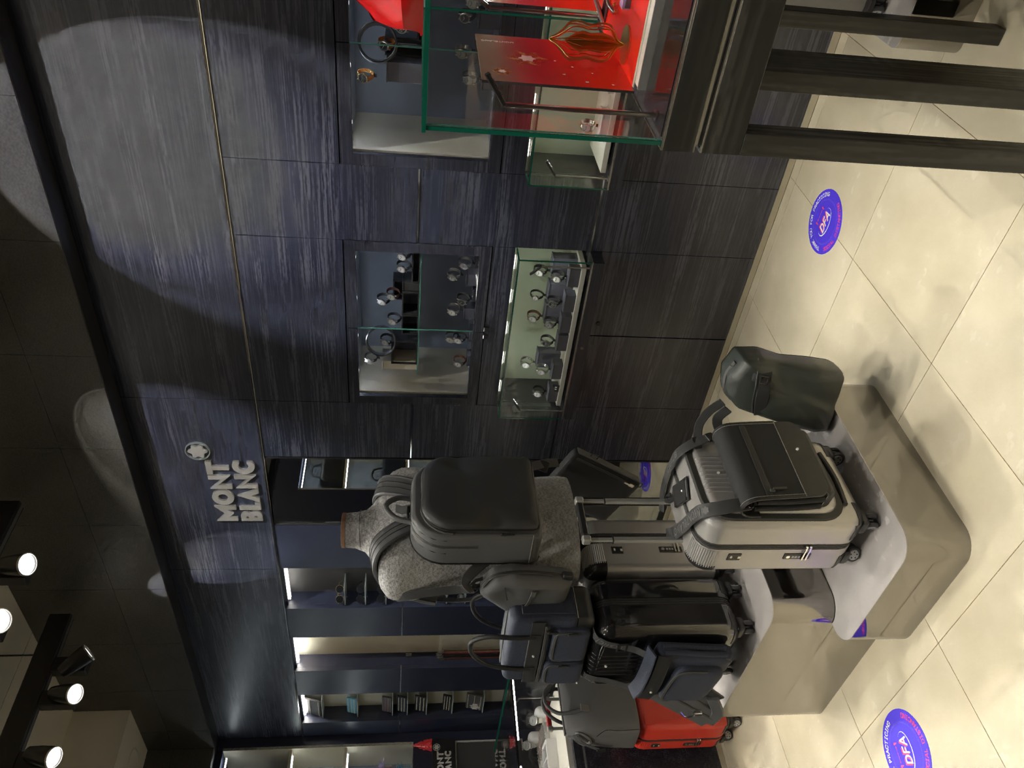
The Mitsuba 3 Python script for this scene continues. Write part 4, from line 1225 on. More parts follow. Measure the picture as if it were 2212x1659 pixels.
# small emblem on the black one
part('suitcase_001', 'emblem', xf(cyl((-.028, -.1115, .495), (-.028, -.117, .495), .0045, 14), MBK), 'mat_sign_white')

# ------------------------------------------------------------------ mannequin torso
MC = np.array([-2.285, 1.83])
tz = (1.000, 1.03, 1.10, 1.20, 1.30, 1.40, 1.50, 1.57, 1.62, 1.655, 1.680, 1.70, 1.718, 1.740, 1.775, 1.812)
ta = (.222, .226, .222, .208, .205, .222, .252, .272, .276, .262, .225, .165, .110, .078, .064, .0605)
tb = (.130, .134, .134, .126, .122, .130, .136, .132, .124, .112, .098, .086, .076, .069, .064, .0605)
ty = (.0, .0, .0, -.005, -.010, -.012, -.008, .0, .004, .008, .010, .010, .008, .004, .0, .0)
rings = []
ang = np.arange(64) * 2 * np.pi / 64
for z, a, b, o in zip(np.interp(np.linspace(0, 1, 46), np.linspace(0, 1, len(tz)), tz), *[np.interp(np.linspace(0, 1, 46), np.linspace(0, 1, len(tz)), q) for q in (ta, tb, ty)]):
    e = 2.0 if z > 1.69 else 2.35
    c, s = np.cos(ang), np.sin(ang)
    # a: half width along y, b: half depth along x
    rings.append(np.stack([MC[0] - o + b * np.sign(c) * np.abs(c) ** (2 / e), MC[1] + a * np.sign(s) * np.abs(s) ** (2 / e), np.full(64, z)], 1))
mq = thing('mannequin', 'grey felt headless torso mannequin wearing a backpack', 'mannequin')
part(mq, 'torso', loft(rings), 'mat_felt', 60)
part(mq, 'neck_cap', cyl((MC[0], MC[1], 1.811), (MC[0], MC[1], 1.823), .0625, 40), 'mat_wood_rim')
part(mq, 'neck_top', cyl((MC[0], MC[1], 1.822), (MC[0], MC[1], 1.8245), .059, 40), 'mat_felt')
part(mq, 'neck_seam', tube([(MC[0] + .0715 * math.cos(t), MC[1] + .0715 * math.sin(t), 1.756 + .006 * math.cos(t)) for t in np.arange(40) * 2 * math.pi / 40], .0012, 6, True), 'mat_dark_grey')
part(mq, 'stand_pole', cyl((MC[0] - .03, MC[1] + .10, .03), (MC[0] - .03, MC[1] + .10, 1.01), .016, 20), 'mat_black_plastic') if False else None
part(mq, 'stand_pole', cyl((-2.27, 1.955, .02), (-2.27, 1.955, 1.004), .016, 20), 'mat_black_plastic')
part(mq, 'stand_base', cyl((-2.27, 2.20, 0), (-2.27, 2.20, .012), .15, 40), 'mat_black_plastic')
part(mq, 'stand_arm', box(-2.285, -2.255, 1.94, 2.21, .010, .026), 'mat_black_plastic')


def letters_on(k, s, path, up, start, h, lift, mt, spacing=1.06, flip=False):
    """letters along a path of a strap; tops across the strap"""
    path = np.asarray(path, float)
    t, n, b = frames(path, False, up)
    L = np.concatenate([[0], np.cumsum(np.linalg.norm(np.diff(path, axis=0), axis=1))])
    u = start
    out = []
    for ch in s:
        m = text(ch, h, 0.0006, True) if ch != '*' else xf(extr(star6(h * .55), .0006), mat((h * .5, h * .5, 0)))
        w = m[0][:, 0].max()
        c = u + w / 2
        if c > L[-1]:
            break
        p = np.array([np.interp(c, L, path[:, i]) for i in range(3)])
        f = lambda q: (lambda v: v / np.linalg.norm(v))(np.array([np.interp(c, L, q[:, i]) for i in range(3)]))
        ex, ez = f(t), f(n)
        if flip:
            ex = -ex
        ey = np.cross(ez, ex)
        out.append(xf((m[0] - [w / 2, h / 2, 0], m[1]), basis(p + ez * lift, ex, ey, ez)))
        u += w * spacing + h * .10
    if out:
        part(k, 'lettering', join(out), mt)


def zipline(k, path, up, w=.010, lift=0.001, teeth=True, name='zip', par=None):
    z = part(k, name, strap(path, w, .0024, up), 'mat_zip_tape')
    if teeth:
        part(z, 'teeth', strap(path, w * .28, .0042, up), 'mat_zip')
    return z


# ------------------------------------------------------------------ backpack on the mannequin's back (its front faces +x)
MBP = mat((-2.005, 1.758, 1.160), rz=90)      # local: x along +y, -y towards +x, z up; front plane at local y 0


def arch(w, h, rt, rb):
    return unary_union([rrect(w, h * .55, rb, 0, h * .275), rrect(w, h, rt, 0, h / 2, 12)])


bp = thing('backpack', 'black textured leather backpack worn by the mannequin', 'backpack')
PB = lambda nm, m, b, s=False, par=None: part(par or bp, nm, xf(m, MBP), b, s)
outl = arch(.345, .425, .115, .025)


def soft(amp, fr, sd, dent=()):
    def fn(v):
        d = (meshkit.fbm(v * fr + 5.1, 3, sd) - .5) * 2 * amp
        v = v.copy()
        for cx, cz, r, q in dent:
            d = d - q * np.exp(-((v[:, 0] - cx) ** 2 + (v[:, 2] - cz) ** 2) / r ** 2)
        v[:, 1] -= d * (v[:, 1] < v[:, 1].max() - .004)
        return v
    return fn


m = puff(outl, ((.004, -.150), (0, -.144), (0, -.100), (0, -.05), (0, -.028), (.006, -.018), (.016, -.012)), 96)
PB('body', m, 'mat_textured_leather_grey', 40)
fr_ = affinity.translate(affinity.scale(outl, .93, .90, origin=(0, 0)), 0.004, .012)
m = puff(fr_, ((0, -.020), (0, .004), (.004, .014), (.014, .022), (.03, .027)), 96, soft(.006, 7, 3, ((.115, .27, .045, .022), (.06, .30, .05, -.012), (-.12, .16, .04, .016), (-.07, .15, .05, -.006))))
PB('front_pocket', m, 'mat_textured_leather', 45)
ed = np.array(fr_.exterior.coords)[:-1]
edge = np.stack([ed[:, 0], np.full(len(ed), -.004), ed[:, 1]], 1)
PB('piping', tube(edge[::2], .0028, 6, True), 'mat_piping')
PB('piping', tube(np.stack([np.array(outl.exterior.coords)[:-1:2, 0], np.full(len(np.array(outl.exterior.coords)[:-1:2]), .149), np.array(outl.exterior.coords)[:-1:2, 1]], 1), .003, 6, True), 'mat_piping')
# front zip from upper left corner down the left side, and the main zip round the body
sel = sorted([p for p in edge if p[0] < -.02 and p[2] > .14], key=lambda p: math.atan2(p[2] - .24, p[0] + .03) % (2 * math.pi))
zp = np.array(sel)[::2]; zp[:, 1] = .010; zp[:, 0] -= .004
PB('front_zip', strap(zp, .011, .003, np.stack([zp[:, 0], zp[:, 1] * 0, zp[:, 2] - .21], 1)), 'mat_zip_tape')
PB('front_zip_puller', join(box(-.172, -.164, -.002, .008, .120, .140, .002), box(-.1715, -.1665, .000, .006, .095, .122, .001)), 'mat_black_plastic')
oc = np.array(outl.exterior.coords)[:-1]
oc = np.array(sorted([p for p in oc if p[1] > .06], key=lambda p: math.atan2(p[1] - .1, p[0])))
for y, nm in ((.062, 'main_zip'),):
    q = np.stack([oc[:, 0] * 1.003, np.full(len(oc), y), oc[:, 1] * 1.0012], 1)
    nn = np.stack([oc[:, 0], oc[:, 0] * 0, oc[:, 1] - .2], 1)
    z = PB(nm, strap(q[::2], .014, .003, nn[::2]), 'mat_zip_tape')
    PB('teeth', strap(q[::2] * [1.002, 1, 1.001], .004, .004, nn[::2]), 'mat_zip', par=z)
for y in (.030, .095):
    q = np.stack([oc[:, 0] * 1.003, np.full(len(oc), y), oc[:, 1] * 1.0012], 1)
    PB('seam', tube(q[::3], .0012, 5), 'mat_piping')
PB('emblem', cyl((.075, -.030, .345), (.075, -.0335, .345), .0042, 14), 'mat_sign_white')
for sx in (-1, 1):
    PB('side_seam', box(sx * .1735 - .0007, sx * .1735 + .0007, .0, .145, .033, .035), 'mat_seam_edge')
    PB('panel_seam', tube([(sx * .125, .028, .388), (sx * .133, .055, .392)], .0012, 5), 'mat_seam_edge')
# carrying handle, with its stitched ends
hc = curve([(.050, .085, .425), (.045, .075, .470), (.005, .066, .508), (-.050, .060, .480), (-.075, .055, .425), (-.090, .052, .405)], 36)
PB('handle', tube(hc, .0095, 10), 'mat_textured_leather_grey', 50)
PB('handle_base', xf(box(-.016, .016, -.030, .030, -.003, .004, .002), mat((-.100, .050, .409), ry=-32)), 'mat_textured_leather_grey')
PB('handle_base', xf(box(-.014, .014, -.014, .014, -.003, .004, .002), mat((.055, .085, .423), ry=8)), 'mat_textured_leather_grey')
PB('top_webbing', join(strap([(.02, .10, .428), (.03, .12, .455), (.055, .14, .475)], .028, .004, (0, 0, 1)), box(-.012, .030, .095, .125, .430, .440, .003)), 'mat_black_nylon')
# padded shoulder straps over both shoulders
for s in (-1, 1):
    yy = MC[1] + s * .135
    path = curve([(-2.150, MC[1] + s * .070, 1.560), (-2.165, MC[1] + s * .105, 1.640), (-2.205, yy, 1.695), (-2.285, yy + s * .02, 1.705), (-2.365, yy + s * .03, 1.66), (-2.415, yy + s * .05, 1.55), (-2.405, yy + s * .08, 1.42), (-2.34, yy + s * .105, 1.33), (-2.25, yy + s * .085, 1.27), (-2.15, yy + s * .04, 1.215)], 54)
    cen = np.array([MC[0], MC[1], 1.45])
    up = path - cen; up[:, 1] *= .35
    cut_ = 34
    sp_ = part(bp, 'shoulder_strap', strap(path[:cut_], .074, .016, up[:cut_]), 'mat_textured_leather_grey', 40)
    t_, n_, b_ = frames(path, False, up)
    for q in (-.034, .034):
        part(sp_, 'mesh_edge', tube(path[:cut_] + b_[:cut_] * q + n_[:cut_] * .002, .008, 7), 'mat_dark_grey')
    for q in (-.010, .012):
        part(sp_, 'quilt_line', tube(path[:cut_] + b_[:cut_] * q + n_[:cut_] * .0085, .0014, 5), 'mat_piping')
    part(bp, 'strap_tail', strap(path[cut_ - 2:], .030, .004, up[cut_ - 2:]), 'mat_strap_webbing')
part(bp, 'strap_anchor', strap([(-2.16, 1.60, 1.17), (-2.13, 1.63, 1.20), (-2.10, 1.655, 1.225)], .045, .005, (1, -.3, 0)), 'mat_black_nylon')

# ------------------------------------------------------------------ crossbody bag at the mannequin's left hip, and the clutch on the far side
cb = thing('crossbody_bag', 'dark grey leather sling bag hanging at the left hip of the mannequin', 'bag')
MCB = mat((-2.240, 1.530, 1.062), rz=8, ry=8)
PC = lambda nm, m, b, s=False, par=None: part(par or cb, nm, xf(m, MCB), b, s)
g = Polygon([(-.052, .0), (.068, .0), (.080, .03), (.078, .20), (.055, .258), (.0, .288), (-.030, .285), (-.085, .20), (-.092, .12), (-.085, .03)]).buffer(.012).buffer(-.006)
PC('body', puff(g, ((.010, -.035), (.002, -.030), (0, -.01), (.002, .012), (.012, .030), (.030, .042)), 80, soft(.004, 12, 9, ((.0, .21, .03, .012),))), 'mat_textured_leather_grey', 50)
zc = curve([(.080, -.005, .02), (.088, -.008, .10), (.083, -.010, .19), (.058, -.012, .262), (.005, -.014, .292)], 30)
zz = PC('zip', strap(zc, .016, .004, (1, 0, .4)), 'mat_zip_tape')
PC('teeth', strap(zc + [.0015, 0, .001], .006, .005, (1, 0, .4)), 'mat_zip', par=zz)
PC('zip_end', xf(box(-.010, .012, -.012, .012, -.018, .018, .003), mat((.082, -.006, .018))), 'mat_black_leather')
PC('pocket_zip', strap(curve([(-.068, -.040, .175), (-.048, -.046, .150), (-.020, -.049, .135), (.022, -.049, .130)], 20), .010, .003, (0, -1, 0)), 'mat_zip_tape')
PC('pocket_tab', box(.018, .040, -.052, -.046, .118, .136, .002), 'mat_textured_leather_grey')
PC('fold', tube(curve([(.045, -.036, .225), (.015, -.042, .215), (-.012, -.045, .205)], 14), .0022, 6), 'mat_piping')
PC('top_loop', strap(curve([(-.010, .01, .285), (-.022, .005, .318), (.012, .0, .318), (.020, .008, .290)], 20), .016, .004, (0, -1, 0)), 'mat_black_leather')
PC('emblem', cyl((-.088, -.012, .168), (-.093, -.014, .168), .004, 12), 'mat_sign_white')
pth = curve([(-2.215, 1.527, 1.375), (-2.19, 1.545, 1.40), (-2.17, 1.585, 1.36), (-2.15, 1.64, 1.28), (-2.14, 1.70, 1.22)], 24)
part(cb, 'strap', strap(pth, .036, .004, (1, -.6, 0)), 'mat_strap_webbing')
part(cb, 'strap', strap(curve([(-2.215, 1.530, 1.375), (-2.24, 1.545, 1.43), (-2.26, 1.548, 1.53), (-2.30, 1.56, 1.62), (-2.36, 1.62, 1.66), (-2.41, 1.72, 1.60)], 24), .036, .004, (.2, -1, .4)), 'mat_strap_webbing')
part(cb, 'ring', tube([(-2.215 + .012 * math.cos(t), 1.527, 1.375 + .014 * math.sin(t)) for t in np.arange(16) * math.pi / 8], .0022, 6, True), 'mat_black_plastic')

ct = thing('clutch_bag', 'flat black zipped pouch hanging tilted beside the mannequin, above the suitcase pole', 'bag')
MCT = mat((-2.455, 2.20, .835), ry=29, rz=6)
PT = lambda nm, m, b, s=False, par=None: part(par or ct, nm, xf(m, MCT), b, s)
W_, H_ = .262, .352
g = rrect(W_, H_, .020)
PT('body', puff(g, ((.006, -.020), (0, -.014), (0, .012), (.004, .018), (.02, .024)), 80, soft(.002, 10, 4)), 'mat_black_nylon', 40)
PT('side_band', box(W_ / 2 - .003, W_ / 2 + .004, -.020, .018, -H_ / 2 + .012, H_ / 2 - .012, .003), 'mat_textured_leather_grey')
z = PT('zip', strap([(W_ / 2 - .022, -.026, -H_ / 2 + .02), (W_ / 2 - .020, -.0265, 0), (W_ / 2 - .022, -.026, H_ / 2 - .02)], .012, .003, (0, -1, 0)), 'mat_zip_tape')
PT('teeth', strap([(W_ / 2 - .022, -.0275, -H_ / 2 + .02), (W_ / 2 - .020, -.028, 0), (W_ / 2 - .022, -.0275, H_ / 2 - .02)], .004, .003, (0, -1, 0)), 'mat_zip', par=z)
PT('zip_puller', join(box(W_ / 2 - .030, W_ / 2 - .014, -.036, -.026, -H_ / 2 + .035, -H_ / 2 + .060, .002), box(W_ / 2 - .026, W_ / 2 - .018, -.036, -.030, -H_ / 2 + .055, -H_ / 2 + .085, .001)), 'mat_chrome')
PT('loop', join([tube([(W_ / 2 + .002, -.004 + .0, q - .016), (W_ / 2 + .020, -.004, q - .016), (W_ / 2 + .020, -.004, q + .016), (W_ / 2 + .002, -.004, q + .016)], .0025, 6) for q in (.085,)]), 'mat_black_plastic')
PT('loop', tube([(W_ / 2 - .03, 0, -H_ / 2), (W_ / 2 - .03, 0, -H_ / 2 - .018), (W_ / 2 - .01, 0, -H_ / 2 - .018), (W_ / 2 - .01, 0, -H_ / 2)], .0025, 6), 'mat_black_plastic')
part(ct, 'strap', strap(curve([(-2.30, 2.185, .995), (-2.28, 2.16, 1.06), (-2.25, 2.10, 1.16), (-2.22, 2.05, 1.26), (-2.20, 2.0, 1.33)], 20), .038, .004, (1, -.4, 0)), 'mat_strap_webbing')
part(ct, 'buckle', xf(rbox(-.022, .022, -.006, .006, -.020, .020, .004, 8), mat((-2.285, 2.15, 1.06), rz=60, ry=20)), 'mat_black_plastic')

# black leather bag lying on the silver suitcase at the back, under the torso
lb = thing('leather_bag', 'black leather pouch on top of the rear silver suitcase, under the mannequin', 'bag')
part(lb, 'body', wrinkle(smooth_m(rbox_m(.22, .14, .052, .022, 14).translate([-2.40, 1.752, .9985]), .012, 4), .003, 14, 3), 'mat_black_leather', 60)
part(lb, 'flap', box(-2.30, -2.285, 1.70, 1.80, .985, 1.018, .004), 'mat_black_leather')

# ------------------------------------------------------------------ navy briefcase on the black suitcase
nb = thing('briefcase', 'navy canvas briefcase with black leather handles standing on the black suitcase', 'bag')
MNB = mat((-2.415, 1.412, .9715), rz=3)
PN = lambda nm, m, b, s=False, par=None: part(par or nb, nm, xf(m, MNB), b, s)
W_, H_, D_ = .350, .285, .150
body = solid_rr(W_, D_, 0, H_, .030, .022).translate([0, D_ / 2, 0])
PN('body', wrinkle(smooth_m(cut(body, (0, 0, 1), .060), .018, 3), .004, 11, 2), 'mat_navy_canvas', 60)
PN('base', mfm(cut(body, (0, 0, -1), -.061)), 'mat_black_leather', 40)
PN('leather_band', box(-W_ / 2 + .004, W_ / 2 - .004, -.004, .002, .170, .215, .001), 'mat_black_leather')
z = PN('front_zip', strap([(-W_ / 2 + .012, -.006, .160), (0, -.007, .159), (W_ / 2 - .02, -.006, .162)], .016, .004, (0, -1, 0)), 'mat_zip_tape')
PN('teeth', strap([(-W_ / 2 + .012, -.0085, .160), (0, -.0095, .159), (W_ / 2 - .02, -.0085, .162)], .005, .004, (0, -1, 0)), 'mat_zip', par=z)
PN('zip_puller', join(box(W_ / 2 - .050, W_ / 2 - .040, -.018, -.010, .120, .162, .002), box(W_ / 2 - .052, W_ / 2 - .036, -.016, -.006, .154, .168, .002)), 'mat_black_leather')
for x0, x1, z0, z1 in ((-.030, .140, .015, .140), (-.165, -.040, .012, .150)):
    p = PN('front_pocket', puff(rrect(x1 - x0, z1 - z0, .024, (x0 + x1) / 2, (z0 + z1) / 2), ((0, -.01), (0, .010), (.004, .018), (.014, .022)), 64, soft(.003, 12, 7)), 'mat_navy_canvas', 50)
    PN('pocket_zip', strap(curve([(x0 + .008, -.020, z1 - .045), (x0 + .018, -.021, z1 - .014), (x0 + .045, -.022, z1 - .006), (x1 - .03, -.022, z1 - .006), (x1 - .010, -.021, z1 - .022), (x1 - .007, -.020, z1 - .06)], 30), .009, .004, (0, -1, .3)), 'mat_zip_tape', par=p)
    PN('zip_puller', box(x1 - .014, x1 - .004, -.028, -.018, z1 - .08, z1 - .045, .002), 'mat_zip', par=p)
PN('top_zip', join(strap([(-W_ / 2 + .02, D_ * .5, H_ + .001), (0, D_ * .5, H_ + .003), (W_ / 2 - .02, D_ * .5, H_ + .001)], .022, .004, (0, 0, 1))), 'mat_zip_tape')
PN('side_panel', box(W_ / 2 - .006, W_ / 2 + .002, .028, D_ - .028, .065, H_ - .040, .002), 'mat_navy_canvas')
PN('side_seam', join(box(W_ / 2 - .003, W_ / 2 + .0012, .012, D_ - .012, .060, .0625), box(-.1, .1, -.002, -.0005, .215, .2165)), 'mat_seam_edge')
for y, hh, o in ((-.004, .118, 0.0), (D_ + .004, .105, .02)):
    hc = curve([(-.090, y, .195), (-.085, y, .26), (-.070 + o, y + .01, H_ + .06), (-.02 + o, y + .02, H_ + hh * .95), (.045 + o, y + .02, H_ + hh), (.085 + o, y + .012, H_ + .065), (.092, y, .27), (.092, y, .195)], 46)
    h = PN('handle', tube(hc, .0085, 9), 'mat_black_leather', 50)
    PN('handle_tab', join(box(-.104, -.078, y - .003, y + .003, .180, .215, .001), box(.078, .106, y - .003, y + .003, .180, .215, .001)), 'mat_black_leather', par=h)
    PN('handle_ring', join([xf(box(-.009, .009, -.004, .004, -.006, .006, .002), mat((x, y, .218))) for x in (-.091, .092)]), 'mat_zip', par=h)
PN('emblem', cyl((-.012, -.004, .192), (-.012, -.008, .192), .004, 12), 'mat_sign_white')

# ------------------------------------------------------------------ navy sling bag strapped to the front of the black suitcase
ns = thing('sling_bag', 'navy canvas sling bag with a leather edge strapped to the front of the black suitcase', 'bag')
MNS = mat((-2.450, 1.372, .520), rz=-3, ry=6)
PS = lambda nm, m, b, s=False, par=None: part(par or ns, nm, xf(m, MNS), b, s)
g = Polygon([(-.125, .0), (.120, .0), (.135, .03), (.135, .262), (-.130, .245), (-.140, .03)]).buffer(.010).buffer(-.004)
PS('body', puff(g, ((.010, -.008), (0, .0), (0, .030), (.006, .045), (.02, .052)), 80, soft(.004, 10, 5)), 'mat_navy_canvas', 50)
PS('base', puff(Polygon([(-.128, -.003), (.122, -.003), (.139, .028), (.139, .042), (-.142, .040), (-.142, .028)]), ((.006, -.009), (0, 0), (0, .032), (.006, .047)), 60), 'mat_black_leather', 40)
p = PS('front_pocket', puff(rrect(.225, .175, .040, -.020, .105), ((0, .03), (0, .060), (.004, .070), (.016, .076)), 72, soft(.003, 10, 8)), 'mat_navy_canvas', 50)
PS('pocket_zip', strap(curve([(-.126, -.074, .155), (-.110, -.075, .182), (-.06, -.076, .190), (.040, -.076, .192), (.076, -.075, .176), (.088, -.075, .14), (.088, -.075, .09)], 36), .010, .004, (0, -1, .2)), 'mat_zip_tape', par=p)
fl_ = curve([(-.140, -.058, .235), (-.05, -.072, .240), (.05, -.066, .246), (.138, -.050, .252)], 20)
PS('leather_edge', strap(fl_, .046, .005, (0, -1, .15)), 'mat_black_leather')
PS('top_flap', strap(fl_ + [0, .020, .040], .050, .006, (0, -.35, 1)), 'mat_navy_canvas')
PS('emblem', cyl((-.055, -.076, .240), (-.055, -.080, .240), .004, 12), 'mat_sign_white')
PS('side_gusset', join([sweep(curve([(.139, y, .03), (.142, y - .004, .11), (.139, y, .19), (.136, y, .250)], 18), circ(.010, 8)) for y in (-.012, -.034)]), 'mat_navy_canvas', 50)
pr_ = curve([(-2.332, 1.345, .800), (-2.330, 1.366, .840), (-2.325, 1.377, .90), (-2.312, 1.382, .945), (-2.30, 1.402, .975), (-2.30, 1.46, .978), (-2.31, 1.56, .976)], 40)
part(ns, 'strap', strap(pr_, .036, .003, np.array([[0, -1, .4]] * 22 + [[0, -.4, 1]] * (len(pr_) - 22))), 'mat_strap_webbing')
part(ns, 'buckle', xf(join(box(-.021, .021, -.004, .002, .011, .017, .001), box(-.021, .021, -.004, .002, -.017, -.011, .001), box(-.022, -.017, -.004, .002, -.017, .017, .001), box(.017, .022, -.004, .002, -.017, .017, .001)), mat((-2.326, 1.372, .882))), 'mat_black_plastic')
letters_on(ns, 'BLANC', pr_, np.array([[0, -1, .4]] * len(pr_)), .085, .016, .0018, 'mat_strap_letters')
pq = curve([(-2.565, 1.350, .790), (-2.560, 1.368, .84), (-2.548, 1.379, .90), (-2.540, 1.383, .945), (-2.535, 1.402, .977), (-2.535, 1.46, .979), (-2.53, 1.56, .977)], 40)
part(ns, 'strap', strap(pq, .034, .003, np.array([[0, -1, .4]] * 22 + [[0, -.4, 1]] * (len(pq) - 22))), 'mat_strap_webbing')
part(ns, 'buckle', xf(join(box(-.021, .021, -.006, .004, -.006, .006, .002), box(-.004, .004, -.006, .004, -.02, .0, .001)), mat((-2.566, 1.352, .788))), 'mat_black_plastic')

# dark grey folded strap that hangs from the left end of the sling bag
gs = thing('folded_strap', 'wide dark grey strap folded to a triangle, hanging in front of the red suitcase', 'strap')
A_, B_, C_ = np.array([-2.560, 1.345, .745]), np.array([-2.762, 1.318, .478]), np.array([-2.590, 1.315, .487])
for q, (a, b) in enumerate(((0.0, 1.0), (.030, .9), (.062, .84), (.096, .76))):
    o = np.array([.052 * q, .006 * q - .005, -.004 * q])
    part(gs, 'fold', strap(curve([A_ + o, (A_ + B_) / 2 + o + [.002, 0, 0], B_ + o * .9 + [.012, 0, .010]], 12), .062 - .006 * q, .008, (0, -1, .1)), 'mat_strap_grey')
part(gs, 'edge', strap(curve([B_ + [.0, 0, .0], (B_ + C_) / 2 + [0, -.006, -.012], C_ + [.02, -.004, .03]], 16), .045, .012, (0, -1, .3)), 'mat_strap_grey')
part(gs, 'hook', join(tube(curve([(-2.640, 1.300, .620), (-2.655, 1.290, .600), (-2.645, 1.290, .570), (-2.630, 1.296, .578)], 16), .003, 6), box(-2.640, -2.625, 1.285, 1.30, .545, .575, .003)), 'mat_chrome')

# ------------------------------------------------------------------ messenger bag hung on the silver suitcase (front faces +x)
mb = thing('messenger_bag', 'black flap messenger bag hung on the front of the silver suitcase', 'bag')
MMB = mat((-1.668, 1.548, .386), rz=84, ry=-3)
PM = lambda nm, m, b, s=False, par=None: part(par or mb, nm, xf(m, MMB), b, s)
body = solid_rr(.245, .068, .0, .262, .022, .016).translate([0, -.034, 0])
PM('body', wrinkle(smooth_m(body, .014, 3), .003, 12, 5), 'mat_black_nylon', 60)
PM('base', mfm(cut(solid_rr(.249, .072, -.003, .262, .022, .016).translate([0, -.034, 0]), (0, 0, -1), -.032)), 'mat_black_leather', 40)
PM('base_seam', join(box(-.1255, .1255, -.0712, -.070, .030, .0318), box(-.1258, -.1245, -.071, .001, .030, .0318)), 'mat_seam_edge')
PM('side_fold', join([sweep(curve([(-.124, y, .035), (-.128, y, .13), (-.124, y, .24)], 14), circ(.009, 8)) for y in (-.018, -.050)]), 'mat_black_nylon', 50)
z = PM('side_zip', strap(curve([(-.100, -.071, .205), (-.085, -.0725, .120), (-.095, -.072, .075)], 16), .016, .004, (0, -1, 0)), 'mat_zip_tape')
PM('zip_tab', box(-.106, -.078, -.076, -.070, .065, .090, .002), 'mat_black_leather', par=z)
# flap: over the top and down the front, leather foot with a rounded lower edge
prof = curve([(.004, .215), (.003, .250), (-.012, .276), (-.036, .286), (-.060, .282), (-.078, .262), (-.083, .225), (-.085, .160), (-.086, .108)], 40)
fw = .276


def flap_sheet(u0, u1, w0, t, bow=0.0):
    q = prof[int(u0 * (len(prof) - 1)):int(u1 * (len(prof) - 1)) + 1]
    pts = np.stack([q[:, 0] * 0, q[:, 0], q[:, 1]], 1)
    d = np.gradient(pts, axis=0); n = np.cross(d, [1.0, 0, 0])
    return strap(pts, w0, t, n)


PM('flap', flap_sheet(0, 1, fw, .004), 'mat_black_nylon', 40)
foot = unary_union([sbox(-fw / 2, .085, fw / 2, .112), affinity.translate(rrect(fw, .11, .040), 0, .085)]).intersection(sbox(-1, .030, 1, .112))
PM('flap_foot', (lambda m: (m[0] + [0, -.084, 0], m[1]))(puff(foot, ((.0, -.002), (0, .002), (.002, .004)), 72)), 'mat_black_leather', 30)
PM('foot_seam', join(box(-fw / 2, fw / 2, -.0895, -.088, .110, .1118)), 'mat_seam_edge')
for sx in (-1, 1):
    q = np.stack([np.full(len(prof), sx * (fw / 2 - .002)), prof[:, 0], prof[:, 1]], 1)
    d = np.gradient(q, axis=0); n = np.cross(d, [1.0, 0, 0])
    PM('flap_edge', strap(q, .010, .007, n), 'mat_black_leather')
    PM('flap_seam', tube(q + [-sx * .006, 0, 0] + n / np.linalg.norm(n, axis=1, keepdims=True) * .0035, .0008, 5), 'mat_seam_edge')
for zz in (.222, .205):
    PM('flap_zip_edge', box(-fw / 2 + .01, fw / 2 - .01, -.088, -.084, zz, zz + .004, .001), 'mat_black_leather')
PM('flap_zip', box(-fw / 2 + .012, fw / 2 - .012, -.087, -.084, .208, .222), 'mat_zip')
PM('zip_puller', join(box(-fw / 2 + .018, -fw / 2 + .028, -.094, -.087, .198, .214, .002), box(-fw / 2 + .026, -fw / 2 + .034, -.093, -.088, .160, .202, .001)), 'mat_zip_tape')
PM('emblem', cyl((.028, -.088, .075), (.028, -.0925, .075), .0042, 12), 'mat_sign_white')
# strap: left side with raised letters, over the top of the case to the pole; right side with buckle and slider
sl = curve([(-1.640, 1.408, .640), (-1.648, 1.405, .690), (-1.664, 1.408, .735), (-1.690, 1.420, .766), (-1.730, 1.436, .7755), (-1.790, 1.458, .7745), (-1.850, 1.484, .7745), (-1.905, 1.510, .778), (-1.955, 1.545, .775)], 64)
ups = np.array([np.array([1, -.25, .15]) * (1 - s) + np.array([.15, -.1, 1]) * s for s in np.clip((np.arange(len(sl)) - 10) / 16, 0, 1)])
part(mb, 'strap', strap(sl, .042, .0035, ups), 'mat_strap_webbing', 40)
letters_on(mb, '*MONTBLANC', sl, ups, .115, .022, .0020, 'mat_strap_letters', 1.02)
part(mb, 'strap_ring', tube([(-1.638, 1.408 + .018 * math.cos(t), .640 + .009 * math.sin(t)) for t in np.arange(16) * math.pi / 8], .0028, 6, True), 'mat_black_plastic')
sr = curve([(-1.640, 1.678, .648), (-1.655, 1.685, .680), (-1.668, 1.680, .715), (-1.684, 1.672, .748), (-1.715, 1.670, .7705), (-1.775, 1.682, .7715), (-1.845, 1.688, .771), (-1.900, 1.676, .771), (-1.950, 1.640, .772)], 60)
wd = np.interp(np.linspace(0, 1, len(sr)), [0, .06, .12, .2, 1], [.034, .012, .030, .040, .040])
upr = np.array([np.array([1, .1, .15]) * (1 - s) + np.array([.15, .05, 1]) * s for s in np.clip((np.arange(len(sr)) - 14) / 16, 0, 1)])
part(mb, 'strap', sweep(sr, [flat(w, .0035) for w in wd], up=upr), 'mat_strap_webbing', 40)
letters_on(mb, 'BLANC', sr, upr, .145, .020, .0020, 'mat_strap_letters', flip=True)
part(mb, 'slider', xf(rbox(-.005, .005, -.023, .023, -.012, .012, .003, 8), mat((-1.672, 1.679, .715), ry=-15)), 'mat_black_plastic')
part(mb, 'clip', xf(rbox(-.006, .006, -.016, .016, -.014, .014, .004, 8), mat((-1.654, 1.686, .674), rx=20)), 'mat_black_plastic')

